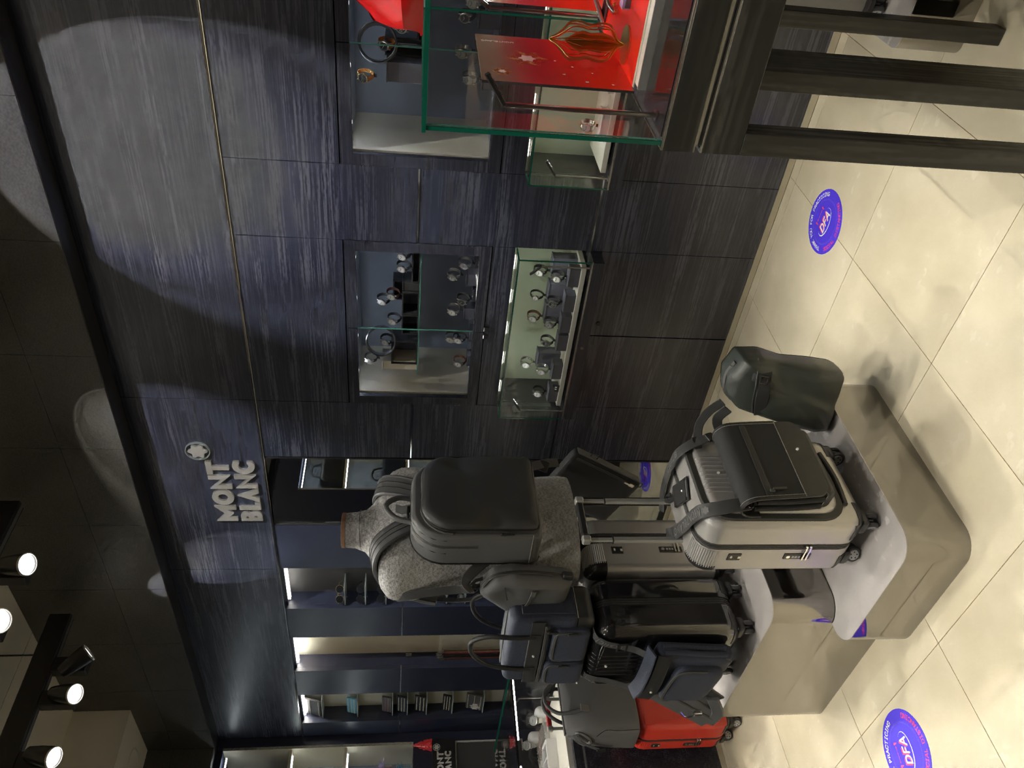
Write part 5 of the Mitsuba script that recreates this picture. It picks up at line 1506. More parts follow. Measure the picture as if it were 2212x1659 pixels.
tg = thing('luggage_tag', 'black leather luggage tag with a silver stud on top of the silver suitcase', 'luggage tag')
MTG = mat((-1.790, 1.580, .757), rz=-28)
part(tg, 'flap', xf(rbox(-.062, .045, -.034, .034, .0035, .0075, .0018, 6), MTG), 'mat_black_leather')
part(tg, 'card', xf(box(-.058, .060, -.036, .036, .0, .0035), MTG), 'mat_zip')
part(tg, 'window', xf(box(.030, .056, -.026, .026, .0034, .0046), MTG), 'mat_dark_grey')
part(tg, 'stud', xf(lathe([(0, .010), (.002, .0098), (.0036, .008), (.0036, .007)], 12), MTG @ mat((.020, 0, 0))), 'mat_sign_white')
part(tg, 'loop', xf(strap(curve([(-.055, -.006, .006), (-.080, -.010, .014), (-.105, .0, .020), (-.110, .012, .012), (-.09, .014, .006)], 18), .014, .003, (0, 0, 1)), MTG), 'mat_black_leather')

# ------------------------------------------------------------------ soft black leather sling backpack at the end of the low plinth
lp = thing('sling_backpack', 'soft black leather sling backpack leaning at the right end of the low plinth', 'backpack')
MLP = mat((-1.640, 1.862, .203), rz=12)
PL = lambda nm, m, b, s=False, par=None: part(par or lp, nm, xf(m, MLP), b, s)


def sack(v):
    v = v.copy()
    z = v[:, 2]; u = np.clip(z / .36, 0, 1)
    # leans back and bulges below
    v[:, 1] += .060 * u ** 1.4
    v[:, 0] += .050 * u
    d = (meshkit.fbm(np.stack([v[:, 0] * 7 + v[:, 2] * 3, v[:, 1] * 8, v[:, 2] * 9 - v[:, 0] * 9], 1), 3, 21) - .5) * .030
    v[:, 1] -= d
    v[:, 0] += d * .5
    return v


g = Polygon([(-.105, .004), (.095, .004), (.118, .02), (.112, .10), (.098, .19), (.104, .27), (.085, .335), (.02, .362), (-.055, .355), (-.095, .31), (-.110, .18), (-.118, .05)]).buffer(.012).buffer(-.008)
PL('body', puff(g, ((.020, -.060), (.004, -.052), (0, -.03), (0, .010), (.004, .034), (.014, .050), (.03, .058)), 110, sack), 'mat_soft_leather', 70)
def onsack(p):
    return sack(np.array(p, float))
sm = curve([(-.108, -.030, .02), (-.112, -.034, .09), (-.100, -.045, .17), (-.084, -.046, .24), (-.070, -.030, .31), (-.045, -.012, .345)], 30)
PL('seam', tube(onsack(sm) + [0, -.003, 0], .0022, 6), 'mat_piping')
bn = curve([(-.088, -.050, .245), (-.03, -.062, .262), (.04, -.060, .268), (.098, -.030, .262)], 24)
PL('band', strap(onsack(bn) + [0, -.003, 0], .042, .004, (0, -1, .15)), 'mat_black_nylon')
PL('band_zip', strap(onsack(bn + [0, -.002, .026]) + [0, -.004, 0], .006, .005, (0, -1, .15)), 'mat_zip')
tb_ = curve([(.040, -.058, .275), (.040, -.052, .305), (.036, -.035, .335), (.030, -.012, .355)], 18)
PL('tab', strap(onsack(tb_) + [0, -.004, .002], .034, .006, (0, -1, .6)), 'mat_black_leather')
PL('buckle', xf(join(box(-.015, .015, -.004, .001, .009, .013, .001), box(-.015, .015, -.004, .001, -.013, -.009, .001), box(-.015, -.011, -.004, .001, -.013, .013, .001), box(.011, .015, -.004, .001, -.013, .013, .001)), mat(tuple(onsack([[.040, -.066, .272]])[0]), rx=-12)), 'mat_chrome')
PL('zip', strap(onsack(curve([(.060, -.02, .352), (.0, -.01, .366), (-.055, -.004, .356), (-.085, .0, .325)], 20)), .014, .004, (0, -.3, 1)), 'mat_zip_tape')
PL('strap', strap(curve([(-.075, .05, .330), (-.120, .065, .350), (-.165, .075, .335), (-.200, .070, .30), (-.225, .03, .285)], 24), .034, .006, (0, -1, .5)), 'mat_black_leather')
PL('strap', strap(curve([(-.060, .07, .345), (-.11, .085, .380), (-.17, .09, .40), (-.24, .07, .395)], 20), .030, .005, (0, -1, .5)), 'mat_black_nylon')

# ------------------------------------------------------------------ grey weekender on the red suitcase
wk = thing('weekender_bag', 'grey leather weekender bag with two handles standing on the red suitcase', 'bag')
MWK = mat((-3.585, 1.840, .5085), rz=90)
PW = lambda nm, m, b, s=False, par=None: part(par or wk, nm, xf(m, MWK), b, s)
rings = []
for z, w, d, e in ((0, .40, .205, 6), (.004, .412, .214, 6), (.03, .415, .216, 5), (.12, .410, .212, 4.5), (.20, .398, .195, 4), (.26, .380, .150, 3.4), (.30, .362, .100, 3), (.325, .345, .060, 2.6), (.335, .330, .034, 2.4)):
    a = np.arange(72) * 2 * np.pi / 72
    c, s = np.cos(a), np.sin(a)
    rings.append(np.stack([w / 2 * np.sign(c) * np.abs(c) ** (2 / e), d / 2 * np.sign(s) * np.abs(s) ** (2 / e), np.full(72, z)], 1))
PW('body', wrinkle(loft(rings), .003, 9, 6), 'mat_grey_leather', 60)
for sx in (-1, 1):
    PW('end_gusset', xf(lathe([(.030, -.012), (.044, .0), (.050, .012), (.044, .018), (.034, .006)], 24), mat((sx * .176, 0, .255), ry=sx * 62)), 'mat_grey_leather', 50)
    PW('gusset_hole', xf(cyl((0, 0, 0), (0, 0, .010), .036, 20), mat((sx * .170, 0, .252), ry=sx * 62)), 'mat_black')
    PW('end_strap', strap(curve([(sx * .190, -.045, .300), (sx * .205, -.01, .270), (sx * .213, .02, .22), (sx * .218, .04, .18)], 18), .024, .005, (sx, 0, .3)), 'mat_strap_grey')
    PW('end_buckle', xf(rbox(-.006, .006, -.016, .016, -.022, .022, .004, 8), mat((sx * .222, .046, .165), rx=-20)), 'mat_black_plastic')
PW('seam', join(tube(curve([(-.196, -.096, .005), (-.197, -.094, .10), (-.190, -.086, .16), (-.200, -.05, .20)], 20), .0014, 5)), 'mat_piping')
PW('zip', strap([(-.165, 0, .337), (0, 0, .338), (.165, 0, .337)], .018, .004, (0, 0, 1)), 'mat_zip_tape')
for y in (-1, 1):
    hc = curve([(-.085, y * .085, .245), (-.088, y * .058, .305), (-.075, y * .034, .365), (-.03, y * .028, .412), (.03, y * .028, .412), (.075, y * .034, .365), (.088, y * .058, .305), (.085, y * .085, .245)], 44)
    h = PW('handle', tube(hc, .0088, 9), 'mat_strap_grey', 50)
    for sx in (-1, 1):
        PW('handle_patch', xf(box(-.017, .017, -.003, .004, -.034, .034, .002), mat((sx * .085, y * .0905, .236), rx=-y * 24)), 'mat_grey_leather', par=h)
PW('emblem', cyl((.045, -.080, .262), (.045, -.084, .264), .004, 12), 'mat_sign_white')

# ------------------------------------------------------------------ glass vitrine table at the right
tb_k = thing('vitrine_table', 'black-stained wooden display table with a glass case on top, at the right', 'display table')
TX0, TX1, TY0, TY1 = -0.632, 1.15, 1.44, 2.22
LW = 0.046
part(tb_k, 'leg', box(TX0, TX0 + LW, TY0, TY0 + .052, 0, .967, .0015), 'mat_table_leg')
part(tb_k, 'leg', box(TX0 + .024, TX0 + .024 + LW, 1.745, 1.905, 0, .967, .0015), 'mat_table_leg')
part(tb_k, 'leg', box(TX0 + .050, TX0 + .050 + .044, 2.160, 2.212, 0, .967, .0015), 'mat_table_leg')
part(tb_k, 'leg', box(TX1 - LW, TX1, TY0, TY0 + .052, 0, .967, .0015), 'mat_table_leg')
part(tb_k, 'leg', box(TX1 - LW, TX1, 2.168, 2.22, 0, .967, .0015), 'mat_table_leg')
part(tb_k, 'lower_rail', join(box(TX0, TX1, TY0, TY0 + .052, .966, 1.045, .0015), box(TX0, TX1, TY1 - .052, TY1, .966, 1.045, .0015)), 'mat_table_rail')
part(tb_k, 'lower_rail', join(box(TX0, TX0 + LW, TY0 + .052, TY1 - .052, .966, 1.045, .0015), box(TX1 - LW, TX1, TY0 + .052, TY1 - .052, .966, 1.045, .0015)), 'mat_table_rail')
part(tb_k, 'chrome_channel', box(TX0 + .012, TX1 - .012, TY0 + .012, TY1 - .012, 1.045, 1.062), 'mat_chrome')
part(tb_k, 'chrome_lip', join(box(TX0 + .001, TX1, TY0 + .001, TY0 + .008, 1.0445, 1.0478), box(TX0 + .001, TX1, TY0 + .001, TY0 + .006, 1.0598, 1.0625), box(TX0 + .001, TX0 + .006, TY0, TY1, 1.0445, 1.0478), box(TX0 + .001, TX0 + .006, TY0, TY1, 1.0598, 1.0625)), 'mat_chrome')
part(tb_k, 'drawer_front', box(TX0, TX1, TY0, TY1, 1.0625, 1.125, .0015), 'mat_table_rail')
part(tb_k, 'top_rim', join(box(TX0 + .002, TX1, TY0 + .001, TY0 + .004, 1.1245, 1.1275), box(TX0 + .001, TX0 + .004, TY0, TY1, 1.1245, 1.1275)), 'mat_brushed_steel')
GX0, GX1, GY0, GY1, GZ0, GZ1 = TX0 + .011, TX1 - .011, TY0 + .012, TY1 - .012, 1.1265, 1.592
gc = thing('glass_case', 'clear glass case with green edges on top of the black table', 'display case')
gt = .008
for nm, q in (('front_pane', [(GX0, GY0, GZ0), (GX1, GY0, GZ0), (GX1, GY0, GZ1 - gt), (GX0, GY0, GZ1 - gt)]),
              ('back_pane', [(GX0, GY1, GZ0), (GX1, GY1, GZ0), (GX1, GY1, GZ1 - gt), (GX0, GY1, GZ1 - gt)]),
              ('side_pane', [(GX0, GY0, GZ0), (GX0, GY1, GZ0), (GX0, GY1, GZ1 - gt), (GX0, GY0, GZ1 - gt)]),
              ('side_pane', [(GX1, GY0, GZ0), (GX1, GY1, GZ0), (GX1, GY1, GZ1 - gt), (GX1, GY0, GZ1 - gt)]),
              ('top_pane', [(GX0, GY0, GZ1 - .004), (GX1, GY0, GZ1 - .004), (GX1, GY1, GZ1 - .004), (GX0, GY1, GZ1 - .004)])):
    pane(gc, nm, q)
for nm, bx, mt in (('edge', (GX0 - .004, GX0 + .004, GY0 - .003, GY0 + .001, GZ0, GZ1 - gt), 'mat_glass_edge'), ('edge', (GX0 - .003, GX0 + .003, GY1 - .001, GY1 + .003, GZ0, GZ1 - gt), 'mat_glass_edge'),
                   ('edge', (GX0 - .006, GX1, GY0 - .006, GY0 - .002, GZ1 - gt, GZ1), 'mat_glass_edge'), ('edge', (GX0 - .008, GX0 - .003, GY0 - .005, GY1 + .005, GZ1 - gt, GZ1), 'mat_glass_edge'),
                   ('edge', (GX0, GX1, GY1 + .001, GY1 + .004, GZ1 - gt, GZ1), 'mat_glass_edge_pale'), ('edge', (GX0 + .005, GX0 + .008, GY0 + .0, GY0 + .002, GZ0, GZ1 - gt), 'mat_glass_edge_pale')):
    part(gc, nm, box(*bx), mt)
vd = thing('vitrine_deck', 'pale metal deck raised inside the glass case', 'display stand')
part(vd, 'deck', box(GX0 + .040, GX1 - .04, 1.628, 2.175, GZ0 + .004, 1.1455, .001), 'mat_case_deck')
part(vd, 'trim', box(GX0 + .038, GX1 - .038, 1.624, 1.6285, GZ0 + .001, 1.1460), 'mat_aluminium')
part(vd, 'well', box(GX0 + .010, GX1 - .010, GY0 + .008, 1.623, GZ0 - .0010, GZ0 + .0012), 'mat_black_gloss')
rs = thing('red_sheet', 'glossy red base sheet under the gold ornament in the glass case', 'sheet')
part(rs, 'sheet', box(-.590, .25, 1.662, 2.03, 1.1460, 1.1490), 'mat_red_sheet')
part(rs, 'edge', box(-.590, .25, 1.655, 1.6618, 1.1460, 1.1487), 'mat_cream')
M_CARD = pr('mat_backdrop_card', proc(lambda p, n, uv: mix(mix(lin(224, 44, 28), lin(150, 42, 52), smoothstep(1.22, 1.345, p.z)), lin(104, 98, 84), smoothstep(1.34, 1.44, p.z))), 0.3, spec=0.5)
cd = thing('backdrop_card', 'upright card printed red to grey with white star emblems, behind the gold ornament', 'card')
part(cd, 'card', box(-.5935, -.5895, 1.632, 1.925, 1.1495, 1.470), 'mat_backdrop_card')
part(cd, 'edge', box(-.5940, -.5890, 1.6305, 1.6325, 1.1495, 1.471), 'mat_black')
YZ = lambda poly, y, z, h=.0004: xf(extr(poly, h), basis((-.5894, y, z), np.array([0, 1.0, 0]), np.array([0, 0, 1.0]), np.array([1.0, 0, 0])))
for (y, z, R) in ((1.783, 1.362, .020), (1.692, 1.424, .009)):
    part(cd, 'star', YZ(star6(R), y, z), 'mat_sign_white')
    part(cd, 'star_outlines', join([YZ(star6(R * q).difference(star6(R * q - .0007)), y, z) for q in (1.35, 1.65, 1.95, 2.25)]), 'mat_gold')
for (y, z, R) in ((1.70, 1.29, .0035), (1.75, 1.265, .003), (1.665, 1.245, .004), (1.72, 1.225, .0025), (1.66, 1.19, .0035), (1.78, 1.30, .003)):
    part(cd, 'small_star', YZ(star6(R), y, z), 'mat_sign_white')
tx = text('MONTBLANC', .0085, .0004, True)
part(cd, 'lettering', xf(tx, basis((-.5893, 1.885, 1.383), np.array([0, 0, 1.0]), np.array([0, -1.0, 0]), np.array([1.0, 0, 0]))), 'mat_sign_white')
c2k = thing('backdrop_card', 'second red and grey backdrop card at the back of the glass case', 'card')
part(c2k, 'card', box(-.560, .10, 2.080, 2.084, 1.1490, 1.470), 'mat_backdrop_card')

go = thing('gold_ornament', 'gold wire star ornament on a round gold foot', 'ornament')
GO = np.array([-.5415, 1.775, 1.1492])
part(go, 'foot', cyl(GO, GO + [0, 0, .0035], .0405, 40), 'mat_gold')
prof = [(0.0, .006), (.008, .020), (.022, .030), (.0365, .040), (.0385, .062), (.0345, .085), (.0395, .108), (.0375, .128), (.022, .142), (.010, .155), (.0, .170)]
for i, t in enumerate(np.radians((8, 44, 80, 116, 152))):
    e = np.array([math.cos(t), math.sin(t), 0])
    s = 1 - .04 * (i % 2)
    pts = [GO + e * r * s + [0, 0, z] for r, z in prof] + [GO - e * r * s + [0, 0, z] for r, z in prof[::-1][1:-1]]
    part(go, 'wire', sweep(curve(pts, 90, True), flat(.0042, .0016), True, np.cross(e, [0, 0, 1.0])), 'mat_gold')
    ip = Polygon([(-.013, .035), (-.019, .055), (-.016, .08), (-.020, .10), (-.012, .118), (0, .135), (.012, .118), (.020, .10), (.016, .08), (.019, .055), (.013, .035), (0, .02)]).buffer(.004).buffer(-.002)
    part(go, 'petal', xf(extr(ip, .0008), basis(GO, e, np.array([0, 0, 1.0]), np.cross(e, [0, 0, 1.0]))), 'mat_gold')


def tall_pole(x, y, z0, knee, tip, label):
    k = thing('lamp_pole', label, 'display lamp')
    a = np.array([x, y, z0]); b = np.array([x, y, knee]); c = np.array(tip, float)
    part(k, 'foot', cyl(a, a + [0, 0, .004], .011, 20), 'mat_chrome')
    part(k, 'rod', tube([a, (a + b) / 2, b], .0052, 12), 'mat_chrome', 40)
    part(k, 'arm', sweep([b, (b + c) / 2, c], flat(.011, .0095), up=(0, 0, 1)), 'mat_black_plastic')
    d = (c - b) / np.linalg.norm(c - b)
    dn = np.array([.5, .35, -.8]); dn -= d * (dn @ d); dn /= np.linalg.norm(dn)
    s = np.cross(d, dn)
    for i in (.35, .55, .75, .92):
        o = b + (c - b) * i + dn * .0062
        q = np.array([o + d * .003 + s * .003, o + d * .003 - s * .003, o - d * .003 - s * .003, o - d * .003 + s * .003])
        f = np.array([[0, 1, 2], [0, 2, 3]])
        if np.cross(q[1] - q[0], q[2] - q[0]) @ dn < 0:
            f = f[:, ::-1]
        key = newkey(k + '__diode')
        scene[key] = mikit.ply((q, f), 'mat_white', False, emitter=emit((1.0, 1.0, .95), 420.0 * LED))
    return k


tall_pole(-.592, 1.516, GZ0, 1.433, (-.535, 1.516, 1.472), 'chrome lamp rod with a bent black arm at the front left corner of the glass case')
tall_pole(-.575, 2.09, 1.1460, 1.43, (-.545, 2.03, 1.457), 'lamp rod at the back of the glass case, behind the backdrop card')

jw = thing('jewelled_watch', 'gold jewelled watch lying on clear blocks at the top picture edge of the glass case', 'watch')
part(jw, 'bracelet', tube(curve([(-.512, 1.90, 1.156), (-.500, 1.93, 1.168), (-.48, 1.95, 1.170), (-.455, 1.94, 1.160), (-.44, 1.91, 1.154)], 20), .0055, 8), 'mat_watch_steel', 50)
part(jw, 'links', join([xf(tm(trimesh.creation.icosphere(1, .0042)), mat((-.507 + .012 * i, 1.895 + .006 * ((i * 7) % 3), 1.157 + .003 * (i % 2)))) for i in range(6)]), 'mat_gold')
ab = thing('acrylic_block', 'clear lilac block on the red sheet beside the jewelled watch', 'display stand')
part(ab, 'block', box(-.478, -.452, 1.805, 1.835, 1.1492, 1.166, .001), 'mat_crystal_lilac')
part(ab, 'label', box(-.474, -.456, 1.800, 1.8045, 1.1492, 1.160), 'mat_stand_block')
wr = thing('eyeglass_case', 'open grey metal spectacle case lying in the glass case behind the ornament', 'case')
part(wr, 'lid', xf(rbox(-.05, .05, -.018, .018, 0, .010, .004, 8), mat((-.535, 2.02, 1.165), ry=-28, rz=-15)), 'mat_aluminium')
part(wr, 'tray', xf(rbox(-.05, .05, -.018, .018, 0, .008, .003, 8), mat((-.525, 2.02, 1.1492), rz=-15)), 'mat_stand_block')

rc = thing('red_bag', 'red shiny cloth bag standing on the glass case, cut by the top picture edge', 'bag')
pts = np.array([(-.500, 1.60, 1.5935), (-.505, 1.66, 1.60), (-.500, 1.67, 1.690), (-.455, 1.66, 1.742), (-.25, 1.64, 1.80), (-.05, 1.66, 1.78), (-.03, 1.58, 1.5935), (-.03, 1.80, 1.5935), (-.49, 1.78, 1.5935), (-.44, 1.78, 1.715), (-.25, 1.79, 1.79), (-.05, 1.78, 1.77), (-.485, 1.585, 1.63), (-.30, 1.56, 1.65)])
hm = mf.Manifold.hull_points(pts)
v, f = mfm(hm.refine_to_length(.02))
dd = (meshkit.fbm(np.stack([v[:, 0] * 11 + v[:, 2] * 16, v[:, 1] * 9, v[:, 2] * 5 - v[:, 0] * 4], 1), 3, 31) - .5)
low = np.clip((v[:, 2] - 1.5935) / .03, 0, 1)
tmm = trimesh.Trimesh(v, f, process=False)
part(rc, 'cloth', (v + np.array(tmm.vertex_normals) * (dd * .030 * low)[:, None], f), 'mat_red_cloth', 35)
part(rc, 'hem', tube(curve([(-.500, 1.60, 1.5965), (-.504, 1.68, 1.5965), (-.492, 1.78, 1.5965)], 10), .003, 6), 'mat_red_cloth')

# plinth and suitcase behind the table
pb = thing('display_plinth', 'low glossy grey plinth behind the legs of the black table', 'plinth')
g = rrect(1.10, .60, .03, -.110, 2.612, 8)
part(pb, 'body', extr(g.buffer(-.0004), .197), 'mat_pedestal_gloss', 30)
part(pb, 'top', xf(extr(g, .003), mat((0, 0, .197))), 'mat_concrete_top')
M_DKSILV = pr('mat_dark_silver_shell', (0.16, 0.16, 0.165), 0.35, metal=0.5)
suitcase('suitcase', 'dark silver suitcase on the plinth behind the legs of the black table', mat((-.448, 2.545, .2), rz=0), .36, .56, .235, 'mat_dark_silver_shell', guards=('bottom',), ribs=np.linspace(-.08, .08, 8), wheel_turn=(35, 20, 15, 60))

# ------------------------------------------------------------------ glass counter at the left, and what lies in it
CX0, CX1, CY0, CY1 = -4.78, -3.84, -1.2, 2.15
co = thing('shop_counter', 'dark shop counter with a lit glass showcase on top, left of the plinths', 'counter')
part(co, 'base', box(CX0, CX1, CY0, CY1, .032, .70, .001), 'mat_frame_veneer')
part(co, 'skirting', box(CX0 + .012, CX1 - .010, CY0 + .01, CY1 - .01, 0.001, .032), 'mat_brushed_steel')
part(co, 'chrome_channel', box(CX0 + .008, CX1 - .006, CY0, CY1 - .004, .700, .712), 'mat_chrome')
part(co, 'drawer_front', box(CX0, CX1, CY0, CY1, .712, .755, .001), 'mat_frame_veneer')
part(co, 'deck', box(CX0 + .05, CX1 - .035, CY0 + .03, CY1 - .035, .7555, .782), 'mat_case_deck')
CG = 1.030
for nm, q in (('front_pane', [(CX1 - .008, CY0, .756), (CX1 - .008, CY1 - .008, .756), (CX1 - .008, CY1 - .008, CG), (CX1 - .008, CY0, CG)]),
              ('end_pane', [(CX0 + .008, CY1 - .008, .756), (CX1 - .008, CY1 - .008, .756), (CX1 - .008, CY1 - .008, CG), (CX0 + .008, CY1 - .008, CG)]),
              ('top_pane', [(CX0 + .004, CY0, CG + .004), (CX1 - .004, CY0, CG + .004), (CX1 - .004, CY1 - .004, CG + .004), (CX0 + .004, CY1 - .004, CG + .004)])):
    pane(co, nm, q)
part(co, 'glass_edge', box(CX1 - .004, CX1 + .0, CY0, CY1, CG, CG + .009), 'mat_black_gloss')
part(co, 'glass_edge', box(CX1 - .004, CX1 + .001, CY0, CY1, CG + .009, CG + .0115), 'mat_chrome')
part(co, 'glass_edge', box(CX0, CX1, CY1 - .004, CY1, CG, CG + .009), 'mat_glass_edge')
part(co, 'back_panel', box(CX0 + .0, CX0 + .02, CY0, CY1 - .01, .756, CG), 'mat_black')
for u in (.3, .9, 1.5, 1.95):
    lamp_part(co, 'lamp', box(CX1 - .030, CX1 - .018, u - .16, u + .16, CG - .012, CG - .004), (1.0, .98, .88), 14.0 * LED)  # out of sight under the glass edge, placed to light the deck

tr_ = thing('jewellery_tray', 'white tray of silver bracelets and rings in the counter showcase', 'tray')
part(tr_, 'tray', box(-4.56, -4.28, 1.93, 2.10, .7825, .806, .002), 'mat_white')
rng = random.Random(4)
for i in range(9):
    x = -4.54 + .030 * i
    y = 1.955 + .030 * (i % 2)
    br = thing('bracelet', 'silver bead bracelet lying on the white tray in the counter', 'bracelet', 'bracelets on the white tray in the counter')
    part(br, 'beads', join([xf(tm(trimesh.creation.icosphere(1, .0058)), mat((x + .014 * math.cos(t), y + .05 + .045 * math.sin(t), .812))) for t in np.arange(14) * 2 * math.pi / 14]), 'mat_watch_steel', 60)
    part(br, 'clasp', box(x - .005, x + .005, y - .003, y + .006, .8065, .816, .002), 'mat_chrome')
for (x, y, z, lb) in ((-4.175, 2.035, .885, 'large pale-dial watch on a cushion in the counter, right of the white box'), (-4.48, 2.040, .885, 'large pale-dial watch on a cushion in the counter, at the picture edge')):
    cu = thing('watch_cushion', 'grey cushion under the ' + lb.split(' on ')[0] + (' farther right' if x > -4.3 else ' at the picture edge'), 'cushion')
    part(cu, 'cushion', xf(mfm(rbox_m(.085, .070, .085, .026, 16)), mat((x - .02, y + .045, .826))), 'mat_white', 50)
    watch((x, y, z), lb, 'g', 'mat_watch_steel', d=.052, loop=.040, rz=58, tilt=38, group=None, clip=False)
wb_ = thing('display_box', 'white box frame with a dark inlay lying in the counter showcase', 'box')
B = mat((-4.20, 1.775, .783), rz=82)
part(wb_, 'frame', xf(join(box(-.14, .14, -.075, -.055, 0, .055), box(-.14, .14, .055, .075, 0, .055), box(-.14, -.12, -.055, .055, 0, .055), box(.12, .14, -.055, .055, 0, .055)), B), 'mat_white')
part(wb_, 'inlay', xf(box(-.12, .12, -.055, .055, .002, .030), B), 'mat_stand_block')
part(wb_, 'divider', xf(join(box(-.02, -.008, -.055, .055, .03, .052), box(.05, .062, -.055, .055, .03, .052)), B), 'mat_white')
yt = thing('yellow_tag', 'small yellow tag standing in the counter showcase at the picture edge', 'tag')
part(yt, 'tag', xf(rbox(-.002, .002, -.028, .028, 0, .032, .0015, 6), mat((-4.03, 1.675, .783), rz=15)), 'mat_yellow')
part(yt, 'stripe', xf(box(-.003, .003, -.034, -.029, 0, .030), mat((-4.03, 1.675, .783), rz=15)), 'mat_red_shell')
pn = thing('pen_case', 'dark flat case lying at the back of the counter showcase', 'case')
part(pn, 'case', xf(rbox(-.15, .15, -.05, .05, 0, .035, .006, 8), mat((-4.40, 1.62, .783), rz=40)), 'mat_black_leather')
part(pn, 'lid_line', xf(box(-.152, .152, -.052, .052, .018, .020), mat((-4.40, 1.62, .783), rz=40)), 'mat_zip')
led_pole(-4.02, 2.085, .783, .19, (-4.2, 1.95, .9), 'thin chrome lamp rod at the end of the counter showcase', I=.5)

# ------------------------------------------------------------------ sunglasses, belts and wallets in the three niches of the long wall


def sunglasses(x, z, label, mt='mat_black_plastic'):
    """hang on the wall's shelf, seen from the right: fronts face -y"""
    k = thing('sunglasses', label, 'sunglasses')
    y = WY + .04
    B = mat((x, y, z), rz=35)
    for s in (-1, 1):
        part(k, 'lens', xf(cyl((s * .034, 0, 0), (s * .034, -.003, 0), .026, 18), B), 'mat_sunglass_lens')
        part(k, 'rim', xf(tube([(s * .034 + .0265 * math.cos(t), -.0015, .0250 * math.sin(t)) for t in np.arange(20) * math.pi / 10], .0018, 6, True), B), mt)
        part(k, 'arm', xf(tube([(s * .064, 0, .006), (s * .066, .03, .004), (s * .064, .06, -.008)], .0022, 6), B), mt)
    part(k, 'bridge', xf(tube([(-.010, -.002, .008), (0, -.004, .011), (.010, -.002, .008)], .002, 6), B), mt)
    return k


for i, (z, lb, mt) in enumerate(((2.010, 'sunglasses with tortoise and gold rims on the top glass strip of the niche', 'mat_gold'), (1.878, 'black sunglasses on the second glass strip of the niche', 'mat_black_plastic'),
                                 (1.745, 'black sunglasses on the third glass strip, half behind the mannequin', 'mat_black_plastic'), (1.345, 'sunglasses on the strip beside the strap of the mannequin', 'mat_black_plastic'), (1.222, 'dark sunglasses on the lowest strip in view, beside the hip bag', 'mat_black_plastic'))):
    sunglasses(-4.500, z, lb, mt)
    k = thing('glass_strip', ('top', 'second', 'third', 'fourth', 'lowest')[i] + ' narrow glass strip that carries sunglasses in the niche', 'shelf')
    part(k, 'strip', box(-4.595, -4.40, WY + .02, WY + .129, z - .036, z - .030), 'mat_acrylic')
    part(k, 'peg', cyl((-4.56, WY + .06, z - .045), (-4.56, WY + .06, z - .020), .004, 8), 'mat_chrome')

hp = thing('belt_display', 'cream hanging panel with hooks for the belts in the second niche', 'panel')
part(hp, 'panel', box(-5.375, -4.95, WY + .116, WY + .128, .85, 1.33), 'mat_cream')
part(hp, 'hooks', join([cyl((-5.33 + .035 * i, WY + .118, 1.31), (-5.33 + .035 * i, WY + .066, 1.31), .0025, 6) for i in range(5)]), 'mat_chrome')
for i, (x, z, mt, lb) in enumerate(((-5.335, 1.30, 'mat_watch_strap', 'black belt with a silver buckle, rightmost in the niche'), (-5.372 + .0, 1.29, 'mat_brown_strap', 'dark brown belt hanging in the middle of the belt niche'),
                                    (-5.300, 1.31, 'mat_dark_red', 'dark red belt hanging in the belt niche'), (-5.265, 1.30, 'mat_brown_strap', 'brown belt hanging nearest the niche edge'), (-5.33, 1.53, 'mat_watch_strap', 'black belt hung higher than the others in the niche'))):
    k = thing('belt', lb, 'belt')
    L = .42 if z < 1.5 else .18
    yy = WY + (.066 if z < 1.5 else .086)
    part(k, 'strap', box(x - .015 + .008, x + .015 - .006, yy, yy + .004, z - L, z), mt)
    part(k, 'buckle', join(tube([(x - .016, yy - .003, z - .002), (x + .014, yy - .003, z - .002), (x + .014, yy - .003, z + .040), (x - .016, yy - .003, z + .040)], .0028, 6, True), box(x - .002, x + .001, yy - .006, yy - .002, z, z + .036)), 'mat_watch_steel')

WZ = ((2.29, .17, 'mat_black_leather', 'black folder on the top rail of the lit niche'), (1.975, .075, 'mat_crystal_blue', 'blue patterned wallet near the top of the lit niche'),
      (1.705, .075, 'mat_grey_leather', 'grey wallet with a red stripe in the lit niche'), (1.59, .075, 'mat_navy_canvas', 'navy wallet below the red-striped one in the lit niche'),
      (1.445, .085, 'mat_black_leather', 'black card wallet with white edges in the lit niche'), (1.235, .07, 'mat_black_leather', 'small black wallet low in the lit niche'), (1.02, .13, 'mat_grey_leather', 'grey pouch with a white scribble at the bottom of the lit niche'))
for z, h, mt, lb in WZ:
    k = thing('wallet', lb, 'wallet')
    x0, x1 = -6.135, -5.93
    B = mat((-6.145 + .13, WY + .065, z), rx=-14)
    part(k, 'cover', xf(rbox(-.11, .11, -.008, .008, -h / 2, h / 2, .003, 6), B), mt)
    part(k, 'pages', xf(join([box(-.105, .105, -.011, -.007, q, q + .005) for q in np.linspace(-h / 2 + .012, h / 2 - .018, 3)]), B), 'mat_cream' if 'grey wallet' not in lb else 'mat_dark_red')
    part(k, 'rest', box(-6.150, -5.90, WY + .035, WY + .129, z - h / 2 - .010, z - h / 2 - .004), 'mat_acrylic')
    if 'scribble' in lb:
        part(k, 'scribble', xf(tube(curve([(-.10 + .012 * i, -.012, (-.03 if i % 2 else .03) + .01 * ((i * 5) % 3) - .02) for i in range(8)], 50), .003, 5), B), 'mat_sign_white')

